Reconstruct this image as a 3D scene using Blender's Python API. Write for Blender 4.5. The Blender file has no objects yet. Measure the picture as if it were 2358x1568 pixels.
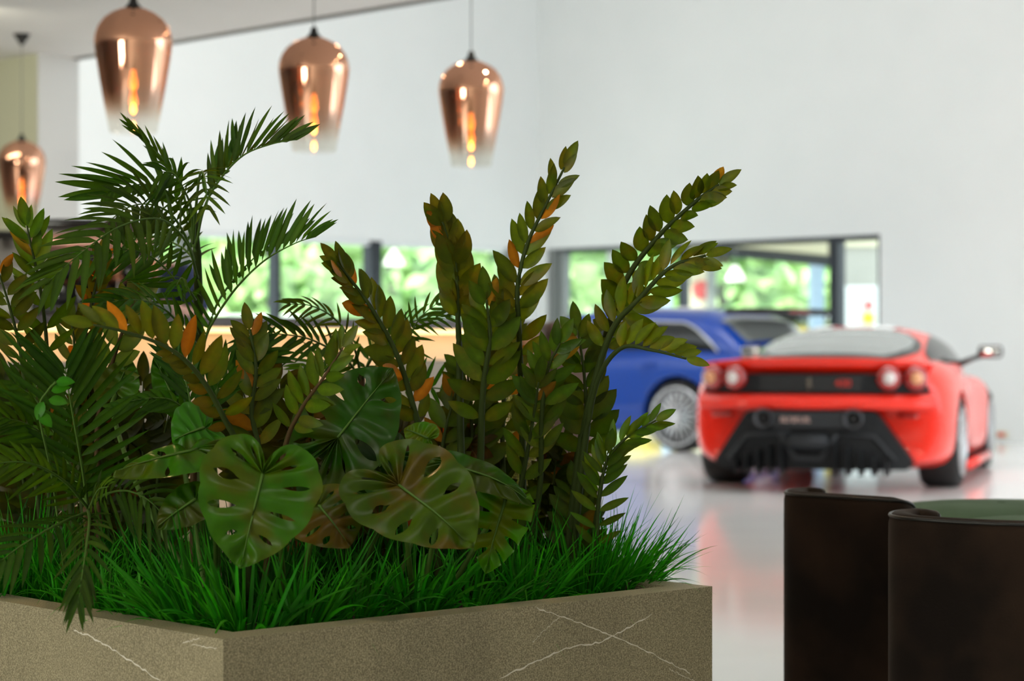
import bpy, bmesh, math, random
from mathutils import Vector, Matrix
random.seed(7)
SC = bpy.context.scene
COL = SC.collection
# ------------------------------------------------------------------ camera
F = 4585.0            # focal length in pixels of the 2358 px wide frame (70 mm)
CX, HY, CH = 1179.0, 800.0, 1.02
cam_d = bpy.data.cameras.new('camera')
cam_d.lens = 70.0; cam_d.sensor_width = 36.0
cam_d.shift_y = (HY - 784.0) / 2358.0
cam_d.clip_start = 0.05; cam_d.clip_end = 300
cam_d.dof.use_dof = True; cam_d.dof.focus_distance = 3.35; cam_d.dof.aperture_fstop = 4.2
cam = bpy.data.objects.new('camera', cam_d); COL.objects.link(cam)
cam.location = (0, 0, CH); cam.rotation_euler = (math.radians(90), 0, 0)
SC.camera = cam
# ------------------------------------------------------------------ world, view
w = bpy.data.worlds.new('sky'); SC.world = w; w.use_nodes = True
bg = w.node_tree.nodes['Background']
bg.inputs[0].default_value = (0.88, 0.96, 1.0, 1); bg.inputs[1].default_value = 4.6
SC.view_settings.view_transform = 'Standard'; SC.view_settings.look = 'None'
SC.view_settings.exposure = -0.26; SC.view_settings.gamma = 1.0; SC.view_settings.use_curve_mapping = False
try:
    SC.cycles.use_denoising = True; SC.cycles.adaptive_threshold = 0.025; SC.cycles.max_bounces = 9; SC.cycles.transparent_max_bounces = 16
    SC.cycles.sample_clamp_indirect = 6.0; SC.cycles.caustics_reflective = False; SC.cycles.caustics_refractive = False
except Exception: pass

U = Vector((0.737, -0.676, 0)); V = Vector((0.676, 0.737, 0))     # the building's two wall directions
DC = 26.0
C0 = Vector(((1240 - CX) / F * DC, DC, 0))                        # far corner of the hall
def bl(u, v, z=0.0): return C0 + U * u + V * v + Vector((0, 0, z))
def P(x, y, D): return Vector(((x - CX) * D / F, D, CH - (y - HY) * D / F))
def area(name, loc, target, sx, sy, power, color=(1, 1, 1), spread=180):
    d = bpy.data.lights.new(name, 'AREA'); d.shape = 'RECTANGLE'; d.size = sx; d.size_y = sy
    d.energy = power; d.color = color; d.spread = math.radians(spread)
    o = bpy.data.objects.new(name, d); COL.objects.link(o); o.location = loc
    o.rotation_euler = (Vector(target) - Vector(loc)).to_track_quat('-Z', 'Y').to_euler()
    return o
# daylight through the hall's roof lights and glass front, and the lounge's side window
for uu, vv, ee in ((2.2, -6.0, 30), (7.5, -5.5, 110), (13.0, -5.5, 110)):
    p = bl(uu, vv, 6.9); area('roof_light', p, p - Vector((0, 0, 1)), 4.2, 4.0, ee, (1.0, 0.99, 0.98), 100)
p = bl(17.6, -5.5, 3.2); area('hall_glass_light', p, bl(0, -5.5, 1.6), 9.0, 5.0, 35, (0.86, 0.95, 1.0))
area('kitchen_light', (-4.3, 11.6, 2.95), (-4.6, 13.6, 1.6), 2.4, .3, 32, (1.0, .95, .74))
area('lounge_window_light', (-5.6, -1.2, 1.3), (-.8, 3.3, 0.5), 2.2, 1.6, 290, (1.0, 0.98, 0.84))

sun_d = bpy.data.lights.new('sun', 'SUN'); sun_d.energy = 9.0; sun_d.angle = math.radians(2); sun_d.color = (1, .97, .9)
sun = bpy.data.objects.new('sun', sun_d); COL.objects.link(sun); sun.rotation_euler = Vector((.6, .5, -.62)).to_track_quat('-Z', 'Y').to_euler()
# ------------------------------------------------------------------ materials
MAT = {}
def mat(name, col, rough=0.5, metal=0.0, coat=0.0, emit=0.0, ecol=None, trans=0.0, spec=0.5, sheen=0.0, ior=1.45):
    m = bpy.data.materials.new(name); m.use_nodes = True
    b = m.node_tree.nodes['Principled BSDF']
    b.inputs['Base Color'].default_value = (*col, 1); b.inputs['Roughness'].default_value = rough
    b.inputs['Metallic'].default_value = metal; b.inputs['Coat Weight'].default_value = coat
    b.inputs['Coat Roughness'].default_value = 0.03
    b.inputs['Specular IOR Level'].default_value = spec; b.inputs['IOR'].default_value = ior
    b.inputs['Transmission Weight'].default_value = trans
    if sheen: b.inputs['Sheen Weight'].default_value = sheen; b.inputs['Sheen Roughness'].default_value = 0.4
    if emit: b.inputs['Emission Color'].default_value = (*(ecol or col), 1); b.inputs['Emission Strength'].default_value = emit
    MAT[name] = m; return m
def nodes(m): return m.node_tree.nodes, m.node_tree.links, m.node_tree.nodes['Principled BSDF']
def noise_col(m, c1, c2, scale, detail=4, coord='Object', lo=0.35, hi=0.65, bump=0.0, bscale=None, dist=0.01):
    N, L, b = nodes(m)
    tc = N.new('ShaderNodeTexCoord'); no = N.new('ShaderNodeTexNoise'); no.inputs['Scale'].default_value = scale; no.inputs['Detail'].default_value = detail
    cr = N.new('ShaderNodeValToRGB'); cr.color_ramp.elements[0].position = lo; cr.color_ramp.elements[1].position = hi
    cr.color_ramp.elements[0].color = (*c1, 1); cr.color_ramp.elements[1].color = (*c2, 1)
    L.new(tc.outputs[coord], no.inputs['Vector']); L.new(no.outputs['Fac'], cr.inputs['Fac']); L.new(cr.outputs['Color'], b.inputs['Base Color'])
    if bump:
        n2 = N.new('ShaderNodeTexNoise'); n2.inputs['Scale'].default_value = bscale or scale * 3; n2.inputs['Detail'].default_value = 3
        L.new(tc.outputs[coord], n2.inputs['Vector'])
        bp = N.new('ShaderNodeBump'); bp.inputs['Strength'].default_value = bump; bp.inputs['Distance'].default_value = dist
        L.new(n2.outputs['Fac'], bp.inputs['Height']); L.new(bp.outputs['Normal'], b.inputs['Normal'])
    return cr
mat('wall_white', (0.83, 0.84, 0.82), 0.7); noise_col(MAT['wall_white'], (0.82, 0.835, 0.815), (0.84, 0.85, 0.83), 1.5, coord='Object', bump=0.05, bscale=60, dist=0.002)
mat('wall_grey', (0.62, 0.62, 0.61), 0.7)
mat('wall_warm_tint', (0.62, 0.63, 0.48), 0.75)  # warm lamplight on the partition is mixed into this wall colour
mat('ceiling_white', (0.8, 0.79, 0.77), 0.8); noise_col(MAT['ceiling_white'], (0.84, 0.83, 0.81), (0.86, 0.85, 0.83), 3)
mat('edge_dark', (0.20, 0.20, 0.19), 0.7)  # dark grey of the strip along the lounge ceiling edge
mat('floor_resin', (0.66, 0.66, 0.65), 0.10, spec=0.6)
noise_col(MAT['floor_resin'], (0.82, 0.81, 0.795), (0.90, 0.885, 0.875), 0.8, bump=0.02, bscale=4, dist=0.01)
mat('frame_dark', (0.012, 0.017, 0.025), 0.4)
mat('frame_grey', (0.20, 0.21, 0.20), 0.5)
def pane_mat():
    m = bpy.data.materials.new('window_glass'); m.use_nodes = True; N = m.node_tree.nodes; L = m.node_tree.links
    N.remove(N['Principled BSDF']); o = N['Material Output']
    t = N.new('ShaderNodeBsdfTransparent'); t.inputs[0].default_value = (0.93, 0.97, 0.96, 1)
    g = N.new('ShaderNodeBsdfGlossy'); g.inputs['Roughness'].default_value = 0.02
    lw = N.new('ShaderNodeLayerWeight'); pw = N.new('ShaderNodeMath'); pw.operation = 'POWER'; pw.inputs[1].default_value = 4.5; L.new(lw.outputs['Facing'], pw.inputs[0])
    ma = N.new('ShaderNodeMath'); ma.operation = 'MULTIPLY_ADD'; ma.inputs[1].default_value = .9; ma.inputs[2].default_value = .03; L.new(pw.outputs[0], ma.inputs[0])
    mx = N.new('ShaderNodeMixShader'); L.new(ma.outputs[0], mx.inputs[0]); L.new(t.outputs[0], mx.inputs[1]); L.new(g.outputs[0], mx.inputs[2])
    L.new(mx.outputs[0], o.inputs[0]); MAT['window_glass'] = m
pane_mat()
mat('asphalt', (0.35, 0.36, 0.34), 0.8)
mat('tree_leaf', (0.16, 0.36, 0.06), 0.5); noise_col(MAT['tree_leaf'], (0.30, 0.55, 0.20), (0.60, 0.78, 0.34), 0.9)
mat('bark', (0.16, 0.12, 0.08), 0.9)
mat('blue_render', (0.42, 0.55, 0.72), 0.7)
mat('cream_render', (0.72, 0.66, 0.48), 0.8)
mat('bay_grey', (0.45, 0.43, 0.39), 0.8)
mat('white_gloss', (0.85, 0.86, 0.86), 0.3)
mat('sign_red', (0.75, 0.05, 0.04), 0.5); mat('sign_yellow', (0.80, 0.68, 0.02), 0.5)
mat('counter_top', (0.045, 0.028, 0.026), 0.35); noise_col(MAT['counter_top'], (0.035, 0.02, 0.02), (0.06, 0.04, 0.035), 14)
mat('counter_front', (0.60, 0.47, 0.34), 0.7)
mat('led', (1, 0.8, 0.45), 0.5, emit=2.2, ecol=(1.0, 0.68, 0.30))
mat('beige_fabric', (0.40, 0.36, 0.31), 0.9, sheen=0.3)
mat('brown_leather', (0.11, 0.07, 0.06), 0.6)
mat('dark_metal', (0.02, 0.02, 0.02), 0.4, metal=0.6)
mat('chrome', (0.75, 0.76, 0.78), 0.12, metal=1.0)
mat('copper', (0.80, 0.38, 0.24), 0.14, metal=1.0)
mat('copper_rose', (0.75, 0.40, 0.33), 0.35, metal=0.6)
mat('black_gloss', (0.008, 0.008, 0.009), 0.2)
mat('black_matt', (0.015, 0.015, 0.016), 0.6)
mat('machine_beige', (0.55, 0.50, 0.45), 0.4)
mat('cup_white', (0.8, 0.8, 0.78), 0.3)
mat('skin', (0.78, 0.45, 0.36), 0.5)
mat('hair_brown', (0.06, 0.035, 0.02), 0.7)
mat('navy_cloth', (0.04, 0.06, 0.15), 0.85)
mat('bulb', (1, 0.5, 0.15), 0.5, emit=16.0, ecol=(1.0, 0.36, 0.06))
mat('downlight', (1, 0.9, 0.7), 0.5, emit=160.0, ecol=(1.0, 0.85, 0.6))
mat('brown_velvet', (0.022, 0.013, 0.009), 0.95, sheen=0.04, spec=.15)
noise_col(MAT['brown_velvet'], (0.006, 0.004, 0.003), (0.024, 0.014, 0.009), 5, detail=6, bump=0.15, bscale=220, dist=0.002)
mat('green_velvet', (0.14, 0.22, 0.13), 0.95, sheen=0.05, spec=.1)
noise_col(MAT['green_velvet'], (0.09, 0.145, 0.08), (0.13, 0.20, 0.12), 6, detail=5)
mat('soil', (0.02, 0.012, 0.008), 0.95); noise_col(MAT['soil'], (0.01, 0.006, 0.004), (0.05, 0.028, 0.016), 45, bump=0.8, bscale=60, dist=0.02)
mat('paint_red', (0.95, 0.022, 0.006), 0.35, coat=0.7, spec=.3)
mat('paint_blue', (0.0, 0.045, 0.32), 0.35, coat=0.6, spec=.3)
mat('paint_yellow', (0.80, 0.58, 0.01), 0.3, coat=1.0)
mat('car_glass', (0.008, 0.010, 0.010), 0.08, spec=0.35)
mat('car_glass_grey', (0.26, 0.28, 0.27), 0.15, spec=0.8)
mat('tyre', (0.014, 0.014, 0.014), 0.75)
mat('alloy', (0.55, 0.56, 0.58), 0.28, metal=0.85)
mat('alloy_dark', (0.10, 0.10, 0.11), 0.35, metal=0.8)
mat('plastic_dark', (0.009, 0.010, 0.012), 0.5, spec=.3)
mat('plastic_mid', (0.030, 0.032, 0.036), 0.5, spec=.3)
mat('lamp_red', (0.35, 0.012, 0.01), 0.15, coat=1.0)
mat('lamp_clear', (0.75, 0.68, 0.66), 0.15, coat=1.0)
mat('lamp_amber', (0.80, 0.35, 0.15), 0.15, coat=1.0)
mat('plate_text', (0.75, 0.5, 0.45), 0.5)
mat('stem_green', (0.022, 0.036, 0.006), 0.6, spec=.15); mat('stem_brown', (0.05, 0.03, 0.01), 0.6, spec=.15)
mat('petiole', (0.045, 0.095, 0.012), 0.55, spec=.2)
mat('straw', (0.62, 0.48, 0.12), 0.8); mat('moss', (0.30, 0.32, 0.05), 0.8)

def leaf_mat(name, front, back, rough=0.42, trl=0.28, vein=0.25, tcol=None, vscale=90, patch=None, pscale=14):
    m = bpy.data.materials.new(name); m.use_nodes = True; N, L, b = nodes(m); o = N['Material Output']
    at = N.new('ShaderNodeAttribute'); at.attribute_name = 'tint'
    ge = N.new('ShaderNodeNewGeometry')
    mx = N.new('ShaderNodeMix'); mx.data_type = 'RGBA'; mx.inputs[6].default_value = (*front, 1); mx.inputs[7].default_value = (*back, 1)
    L.new(ge.outputs['Backfacing'], mx.inputs[0])
    if patch:      # brownish mottling of the artificial leaves
        t0 = N.new('ShaderNodeTexCoord'); n0 = N.new('ShaderNodeTexNoise'); n0.inputs['Scale'].default_value = pscale; n0.inputs['Detail'].default_value = 2; L.new(t0.outputs['Object'], n0.inputs['Vector'])
        r0 = N.new('ShaderNodeValToRGB'); r0.color_ramp.elements[0].position = .46; r0.color_ramp.elements[1].position = .60
        r0.color_ramp.elements[0].color = (*front, 1); r0.color_ramp.elements[1].color = (*patch, 1); L.new(n0.outputs['Fac'], r0.inputs[0]); L.new(r0.outputs[0], mx.inputs[6])
    mu = N.new('ShaderNodeMix'); mu.data_type = 'RGBA'; mu.blend_type = 'MULTIPLY'; mu.inputs[0].default_value = 1
    L.new(mx.outputs[2], mu.inputs[6]); L.new(at.outputs['Color'], mu.inputs[7])
    tc = N.new('ShaderNodeTexCoord'); no = N.new('ShaderNodeTexNoise'); no.inputs['Scale'].default_value = vscale; no.inputs['Detail'].default_value = 3
    L.new(tc.outputs['Object'], no.inputs['Vector'])
    mr = N.new('ShaderNodeMapRange'); mr.inputs[3].default_value = 1 - vein; mr.inputs[4].default_value = 1 + vein; L.new(no.outputs['Fac'], mr.inputs[0])
    m2 = N.new('ShaderNodeVectorMath'); m2.operation = 'MULTIPLY'; L.new(mu.outputs[2], m2.inputs[0]); L.new(mr.outputs[0], m2.inputs[1])
    L.new(m2.outputs[0], b.inputs['Base Color']); b.inputs['Roughness'].default_value = rough; b.inputs['Specular IOR Level'].default_value = .14
    bp = N.new('ShaderNodeBump'); bp.inputs['Strength'].default_value = 0.25; bp.inputs['Distance'].default_value = 0.003
    L.new(no.outputs['Fac'], bp.inputs['Height']); L.new(bp.outputs['Normal'], b.inputs['Normal'])
    t = N.new('ShaderNodeBsdfTranslucent'); tt = N.new('ShaderNodeVectorMath'); tt.operation = 'MULTIPLY'
    tt.inputs[1].default_value = tcol or (2.2, 2.0, 0.6); L.new(m2.outputs[0], tt.inputs[0]); L.new(tt.outputs[0], t.inputs[0])
    ms = N.new('ShaderNodeMixShader'); ms.inputs[0].default_value = trl
    L.new(b.outputs[0], ms.inputs[1]); L.new(t.outputs[0], ms.inputs[2]); L.new(ms.outputs[0], o.inputs[0])
    MAT[name] = m; return m
leaf_mat('leaf_zz', (0.036, 0.062, 0.001), (0.19, 0.085, 0.006), 0.40, 0.35, patch=(.050, .058, .002), pscale=22)  # brown underside with the orange of warm spotlight mixed in
leaf_mat('leaf_palm', (0.020, 0.050, 0.001), (0.030, 0.052, 0.002), 0.55, 0.35)
leaf_mat('leaf_monstera', (0.018, 0.078, 0.0005), (0.030, 0.055, 0.002), 0.34, 0.22, vscale=40, patch=(.034, .056, .001), pscale=14)
leaf_mat('leaf_grass', (0.018, 0.17, 0.003), (0.013, 0.13, 0.002), 0.5, 0.35, tcol=(1.2, 2.0, 0.6))

def stone_mat():
    m = mat('planter_stone', (0.2, 0.18, 0.15), 0.55)
    N, L, b = nodes(m)
    tc = N.new('ShaderNodeTexCoord')
    n1 = N.new('ShaderNodeTexNoise'); n1.inputs['Scale'].default_value = 420; n1.inputs['Detail'].default_value = 2
    n2 = N.new('ShaderNodeTexNoise'); n2.inputs['Scale'].default_value = 6; n2.inputs['Detail'].default_value = 6
    L.new(tc.outputs['Object'], n1.inputs['Vector']); L.new(tc.outputs['Object'], n2.inputs['Vector'])
    c1 = N.new('ShaderNodeValToRGB'); c1.color_ramp.elements[0].color = (0.12, 0.10, 0.055, 1); c1.color_ramp.elements[1].color = (0.29, 0.26, 0.165, 1)
    c1.color_ramp.elements[0].position = 0.38; c1.color_ramp.elements[1].position = 0.68
    L.new(n1.outputs['Fac'], c1.inputs[0])
    mr = N.new('ShaderNodeMapRange'); mr.inputs[3].default_value = 0.8; mr.inputs[4].default_value = 1.2; L.new(n2.outputs['Fac'], mr.inputs[0])
    mu = N.new('ShaderNodeVectorMath'); mu.operation = 'MULTIPLY'; L.new(c1.outputs[0], mu.inputs[0]); L.new(mr.outputs[0], mu.inputs[1])
    L.new(mu.outputs[0], b.inputs['Base Color'])
    bp = N.new('ShaderNodeBump'); bp.inputs['Strength'].default_value = 0.3; bp.inputs['Distance'].default_value = 0.002
    L.new(n1.outputs['Fac'], bp.inputs['Height']); L.new(bp.outputs['Normal'], b.inputs['Normal'])
stone_mat()
mat('vein_white', (0.50, 0.47, 0.40), 0.6)
def shade_mat():
    m = bpy.data.materials.new('copper_glass'); m.use_nodes = True; N = m.node_tree.nodes; L = m.node_tree.links
    N.remove(N['Principled BSDF']); o = N['Material Output']
    tc = N.new('ShaderNodeTexCoord'); sp = N.new('ShaderNodeSeparateXYZ'); L.new(tc.outputs['Object'], sp.inputs[0])
    cr = N.new('ShaderNodeMapRange'); cr.interpolation_type = 'SMOOTHSTEP'
    cr.inputs[1].default_value = 0.03; cr.inputs[2].default_value = 0.20; cr.inputs[3].default_value = 0.10; cr.inputs[4].default_value = 0.86
    L.new(sp.outputs['Z'], cr.inputs[0])
    top = N.new('ShaderNodeMapRange'); top.inputs[1].default_value = 0.335; top.inputs[2].default_value = 0.345
    top.inputs[3].default_value = 0.0; top.inputs[4].default_value = 0.14; L.new(sp.outputs['Z'], top.inputs[0])
    ad = N.new('ShaderNodeMath'); ad.operation = 'ADD'; L.new(cr.outputs[0], ad.inputs[0]); L.new(top.outputs[0], ad.inputs[1])
    g = N.new('ShaderNodeBsdfGlossy'); g.inputs['Roughness'].default_value = 0.06
    gc = N.new('ShaderNodeMix'); gc.data_type = 'RGBA'; gc.inputs[6].default_value = (0.75, 0.85, 0.82, 1); gc.inputs[7].default_value = (0.82, 0.36, 0.20, 1)
    L.new(cr.outputs[0], gc.inputs[0]); L.new(gc.outputs[2], g.inputs[0])
    t = N.new('ShaderNodeBsdfTransparent')
    c2 = N.new('ShaderNodeMix'); c2.data_type = 'RGBA'; c2.inputs[6].default_value = (0.93, 0.96, 0.94, 1); c2.inputs[7].default_value = (0.95, 0.45, 0.15, 1)
    L.new(cr.outputs[0], c2.inputs[0]); L.new(c2.outputs[2], t.inputs[0])
    mx = N.new('ShaderNodeMixShader'); L.new(ad.outputs[0], mx.inputs[0]); L.new(t.outputs[0], mx.inputs[1]); L.new(g.outputs[0], mx.inputs[2])
    L.new(mx.outputs[0], o.inputs[0]); MAT['copper_glass'] = m
shade_mat()

# ------------------------------------------------------------------ mesh helpers
class MB:
    def __init__(s): s.v = []; s.f = []; s.t = []; s.k = 1.0
    def vert(s, p, t=None): s.v.append(Vector(p)); s.t.append(s.k if t is None else t); return len(s.v) - 1
    def grid(s, rows, closed=False, flip=False):
        idx = [[s.vert(p) for p in r] for r in rows]
        n = len(idx[0])
        for i in range(len(idx) - 1):
            for j in range(n if closed else n - 1):
                a, b_, c, d = idx[i][j], idx[i][(j + 1) % n], idx[i + 1][(j + 1) % n], idx[i + 1][j]
                s.f.append((a, d, c, b_) if flip else (a, b_, c, d))
        return idx
    def poly(s, pts): s.f.append(tuple(s.vert(p) for p in pts))
    def box(s, c, size, rot=0.0, bev=0.0):
        R = Matrix.Rotation(rot, 3, 'Z'); hx, hy, hz = [q / 2 for q in size]; c = Vector(c)
        if bev <= 0:
            ids = [s.vert(c + R @ Vector((sx * hx, sy * hy, sz * hz))) for sz in (-1, 1) for sx, sy in ((-1, -1), (1, -1), (1, 1), (-1, 1))]
            for q in ((0, 3, 2, 1), (4, 5, 6, 7), (0, 1, 5, 4), (1, 2, 6, 5), (2, 3, 7, 6), (3, 0, 4, 7)): s.f.append(tuple(ids[i] for i in q))
        else:
            b_ = min(bev, hx * .99, hy * .99, hz * .99); rows = []
            def ring(ix, z):
                out = []
                for sx, sy, a0 in ((1, 1, 0), (-1, 1, 90), (-1, -1, 180), (1, -1, 270)):
                    for k in range(4):
                        a = math.radians(a0 + 30 * k)
                        out.append(c + R @ Vector((sx * (hx - b_) + math.cos(a) * (b_ - ix), sy * (hy - b_) + math.sin(a) * (b_ - ix), z)))
                return out
            for z, ix in ((-hz, b_), (-hz, b_ * .6), (-hz + b_ * .3, b_ * .15), (-hz + b_, 0), (hz - b_, 0), (hz - b_ * .3, b_ * .15), (hz, b_ * .6)):
                rows.append(ring(ix, z))
            idx = s.grid(rows, closed=True); s.f.append(tuple(reversed(idx[0]))); s.f.append(tuple(idx[-1]))
    def obox(s, a, b_, width, z0, z1):     # upright slab between two plan points
        a = Vector((a[0], a[1], 0)); b_ = Vector((b_[0], b_[1], 0)); d = b_ - a
        s.box(((a + b_) / 2) + Vector((0, 0, (z0 + z1) / 2)), (d.length, width, z1 - z0), math.atan2(d.y, d.x))
    def prism(s, pts, z0, z1):
        n = len(pts); lo = [s.vert((p[0], p[1], z0)) for p in pts]; hi = [s.vert((p[0], p[1], z1)) for p in pts]
        s.f.append(tuple(reversed(lo))); s.f.append(tuple(hi))
        for i in range(n): s.f.append((lo[i], lo[(i + 1) % n], hi[(i + 1) % n], hi[i]))
    def tube(s, pts, r, n=8, cap=True):
        pts = [Vector(p) for p in pts]; rs = r if isinstance(r, (list, tuple)) else [r] * len(pts); rows = []
        up = Vector((0, 0, 1))
        for i, p in enumerate(pts):
            t = (pts[min(i + 1, len(pts) - 1)] - pts[max(i - 1, 0)]).normalized()
            a = t.cross(up if abs(t.z) < 0.95 else Vector((1, 0, 0))).normalized(); b2 = t.cross(a)
            rows.append([p + (a * math.cos(2 * math.pi * k / n) + b2 * math.sin(2 * math.pi * k / n)) * rs[i] for k in range(n)])
        idx = s.grid(rows, closed=True, flip=True)
        if cap: s.f.append(tuple(idx[0])); s.f.append(tuple(reversed(idx[-1])))
    def lathe(s, prof, c=(0, 0, 0), n=24, axis='Z'):
        c = Vector(c); rows = []
        for r, z in prof:
            row = []
            for k in range(n):
                a = 2 * math.pi * k / n; q = Vector((r * math.cos(a), r * math.sin(a), z))
                if axis == 'Y': q = Vector((q.x, q.z, -q.y))
                if axis == 'X': q = Vector((q.z, q.x, q.y))
                row.append(c + q)
            rows.append(row)
        idx = s.grid(rows, closed=True)
        if prof[0][0] > 1e-4: s.f.append(tuple(reversed(idx[0])))
        if prof[-1][0] > 1e-4: s.f.append(tuple(idx[-1]))
    def leaf(s, base, d, nrm, L, W, droop=0.0, fold=0.2, shape='zz', n=7, grav=0.0, curl=0.0):
        base = Vector(base); d = d.normalized(); side = d.cross(nrm).normalized(); nn = side.cross(d).normalized(); rows = []
        for i in range(n + 1):
            t = i / n
            if shape == 'zz': h = math.sin(math.pi * min(1, t) ** 0.85) ** 0.75 if 0 < t < 1 else 0
            elif shape == 'palm': h = min(1, (t / .15) ** .6) * (1 - max(0, (t - .45) / .55) ** 2.0)
            else: h = min(1, .55 + t) * (1 - t ** 1.8)
            h = max(h, 0.04 if t < .5 else 0.0) * W / 2
            c = base + d * (L * t) - nn * (droop * L * t * t) + Vector((0, 0, -grav * L * t * t)) + side * (curl * L * t * t)
            rows.append([c + side * h + nn * (fold * h), c, c - side * h + nn * (fold * h)])
        i0 = len(s.v); s.grid(rows, flip=True)
        for i in range(n + 1):
            q_ = s.t[i0 + 3 * i + 1]; s.t[i0 + 3 * i + 1] = tuple(z * 1.35 for z in q_) if isinstance(q_, tuple) else q_ * 1.35
    def merge(s, o, T):
        n = len(s.v)
        s.v += [T @ p for p in o.v]; s.t += o.t; s.f += [tuple(i + n for i in f) for f in o.f]
    def build(s, name, m, parent=None, smooth=True, origin=None, sub=0, tint=False, world=True, bevel=0.0):
        me = bpy.data.meshes.new(name)
        org = Vector(origin) if origin is not None else Vector((0, 0, 0))
        me.from_pydata([tuple(p - org) for p in s.v], [], s.f); me.update()
        if tint:
            at = me.color_attributes.new('tint', 'FLOAT_COLOR', 'POINT')
            for i, t in enumerate(s.t):
                c = t if isinstance(t, tuple) else (t, t, t); at.data[i].color = (*c, 1)
        if smooth: me.polygons.foreach_set('use_smooth', [True] * len(me.polygons))
        me.materials.append(MAT[m] if isinstance(m, str) else m)
        o = bpy.data.objects.new(name, me); COL.objects.link(o); o.location = org
        if parent is not None:
            o.parent = parent
            if world: o.matrix_parent_inverse = world_of(parent).inverted()
        if bevel:
            b_ = o.modifiers.new('bevel', 'BEVEL'); b_.width = bevel; b_.segments = 2; b_.limit_method = 'ANGLE'
        if sub:
            q = o.modifiers.new('smooth', 'SUBSURF'); q.levels = sub; q.render_levels = sub
        return o
def world_of(o):
    M = Matrix.LocRotScale(o.location, o.rotation_euler, o.scale)
    if o.parent: M = world_of(o.parent) @ o.matrix_parent_inverse @ M
    return M
def thing(name, label, cat, loc=(0, 0, 0), rz=0.0, group=None):
    o = bpy.data.objects.new(name, None); COL.objects.link(o); o.empty_display_size = 0.1
    o.location = loc; o.rotation_euler = (0, 0, rz); o['label'] = label; o['category'] = cat
    if group: o['group'] = group
    return o
def tag(o, label=None, cat=None, group=None, kind=None):
    for k, v in (('label', label), ('category', cat), ('group', group), ('kind', kind)):
        if v: o[k] = v
    return o
def struct(o, label=None): tag(o, label, None, None, 'structure'); return o
def kids(o): return [c for c in bpy.data.objects if c.parent == o]
def dup(o, parent=None, loc=None, rz=None, label=None):
    c = o.copy(); COL.objects.link(c)
    if parent is not None: c.parent = parent; c.matrix_parent_inverse = o.matrix_parent_inverse.copy()
    if loc is not None: c.location = loc
    if rz is not None: c.rotation_euler = (0, 0, rz)
    if label: c['label'] = label
    for ch in kids(o): dup(ch, c)
    return c
def flat(o):
    for p in o.data.polygons: p.use_smooth = False
    return o
def crv(pts, n=24):
    pts = [Vector(p) for p in pts]; q = [pts[0] * 2 - pts[1]] + pts + [pts[-1] * 2 - pts[-2]]; out = []; m = len(pts) - 1
    for k in range(n + 1):
        u = k / n * m; i = min(int(u), m - 1); t = u - i; a, b_, c, d = q[i:i + 4]
        out.append(0.5 * ((2 * b_) + (c - a) * t + (2 * a - 5 * b_ + 4 * c - d) * t * t + (3 * b_ - a - 3 * c + d) * t ** 3))
    return out
def rnd(a, b_): return random.uniform(a, b_)
# ------------------------------------------------------------------ setting: shell of the building
def slab(name, m, parts, label=None):
    b_ = MB()
    for a in parts: b_.obox(*a)
    o = b_.build(name, m, smooth=False); struct(o, label); return o
mb = MB(); mb.prism([bl(-3, 3), bl(-3, -32), bl(21, -32), bl(21, 3)], -0.2, 0.0)
fl = struct(mb.build('floor', 'floor_resin', smooth=False), 'glossy pale grey resin floor')
WT = 2.30                                # head height of the long windows
HH = 7.0
# left wall of the hall (runs along V), its long window from v=-9.6 to v=-0.7
def vx(px):                              # v on the left wall seen at pixel px
    k = (px - CX) / F; return (k * C0.y - C0.x) / (V.x - k * V.y)
def ux(px):
    k = (px - CX) / F; return (k * C0.y - C0.x) / (U.x - k * U.y)
v0, v1 = vx(180) - 0.2, vx(1186)
slab('wall_left', 'wall_white', [(bl(-.15, -14), bl(-.15, v0), .3, 0, HH), (bl(-.15, v0), bl(-.15, v1), .3, WT, HH), (bl(-.15, v0), bl(-.15, v1), .3, 0, .12), (bl(-.15, v1), bl(-.15, .3), .3, 0, HH)])
u0, u1 = ux(1258), ux(2026)
slab('wall_right', 'wall_white', [(bl(0, .15), bl(u0, .15), .3, 0, HH), (bl(u0, .15), bl(u1, .15), .3, WT, HH), (bl(u1, .15), bl(18, .15), .3, 0, HH)])
# window 1
def window(name, a, b_, posts, z0, z1, label, depth=0.10, fm='frame_dark'):
    root = bpy.data.objects.new(name, None); COL.objects.link(root); root.location = (a + b_) / 2; root['kind'] = 'structure'; root['label'] = label
    d = (b_ - a).normalized()
    g = MB(); g.obox(a, b_, .012, z0, z1); g.build('pane', 'window_glass', root, smooth=False)
    f = MB(); f.obox(a, b_, depth, z1 - .06, z1); f.obox(a, b_, depth, z0, z0 + .06); f.build('window_frame', fm, root, smooth=False)
    for p, wd, mt in posts:
        q = MB(); q.obox(p - d * wd / 2, p + d * wd / 2, depth * 1.5, z0, z1); q.build('mullion', mt, root, smooth=False)
    return root
W1 = lambda px: bl(-.12, vx(px))
window('window_1', W1(185), W1(1186), [(W1(443), .24, 'frame_grey'), (W1(648), .07, 'frame_dark'), (W1(873), .18, 'frame_dark'), (W1(1045), .07, 'frame_grey'), (W1(1178), .08, 'frame_grey'), (W1(300), .07, 'frame_dark')], .12, WT, 'long low window in the left wall with dark posts', fm='white_gloss')
W2 = lambda px: bl(ux(px), .10)
window('window_2', W2(1258), W2(2026), [(W2(1270), .12, 'frame_grey'), (W2(1563), .07, 'frame_dark'), (W2(1917), .12, 'frame_dark'), (W2(2022), .04, 'frame_dark'), (W2(1290), .05, 'frame_grey')], .0, WT, 'glazed opening in the right wall, its right post dark')
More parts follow.
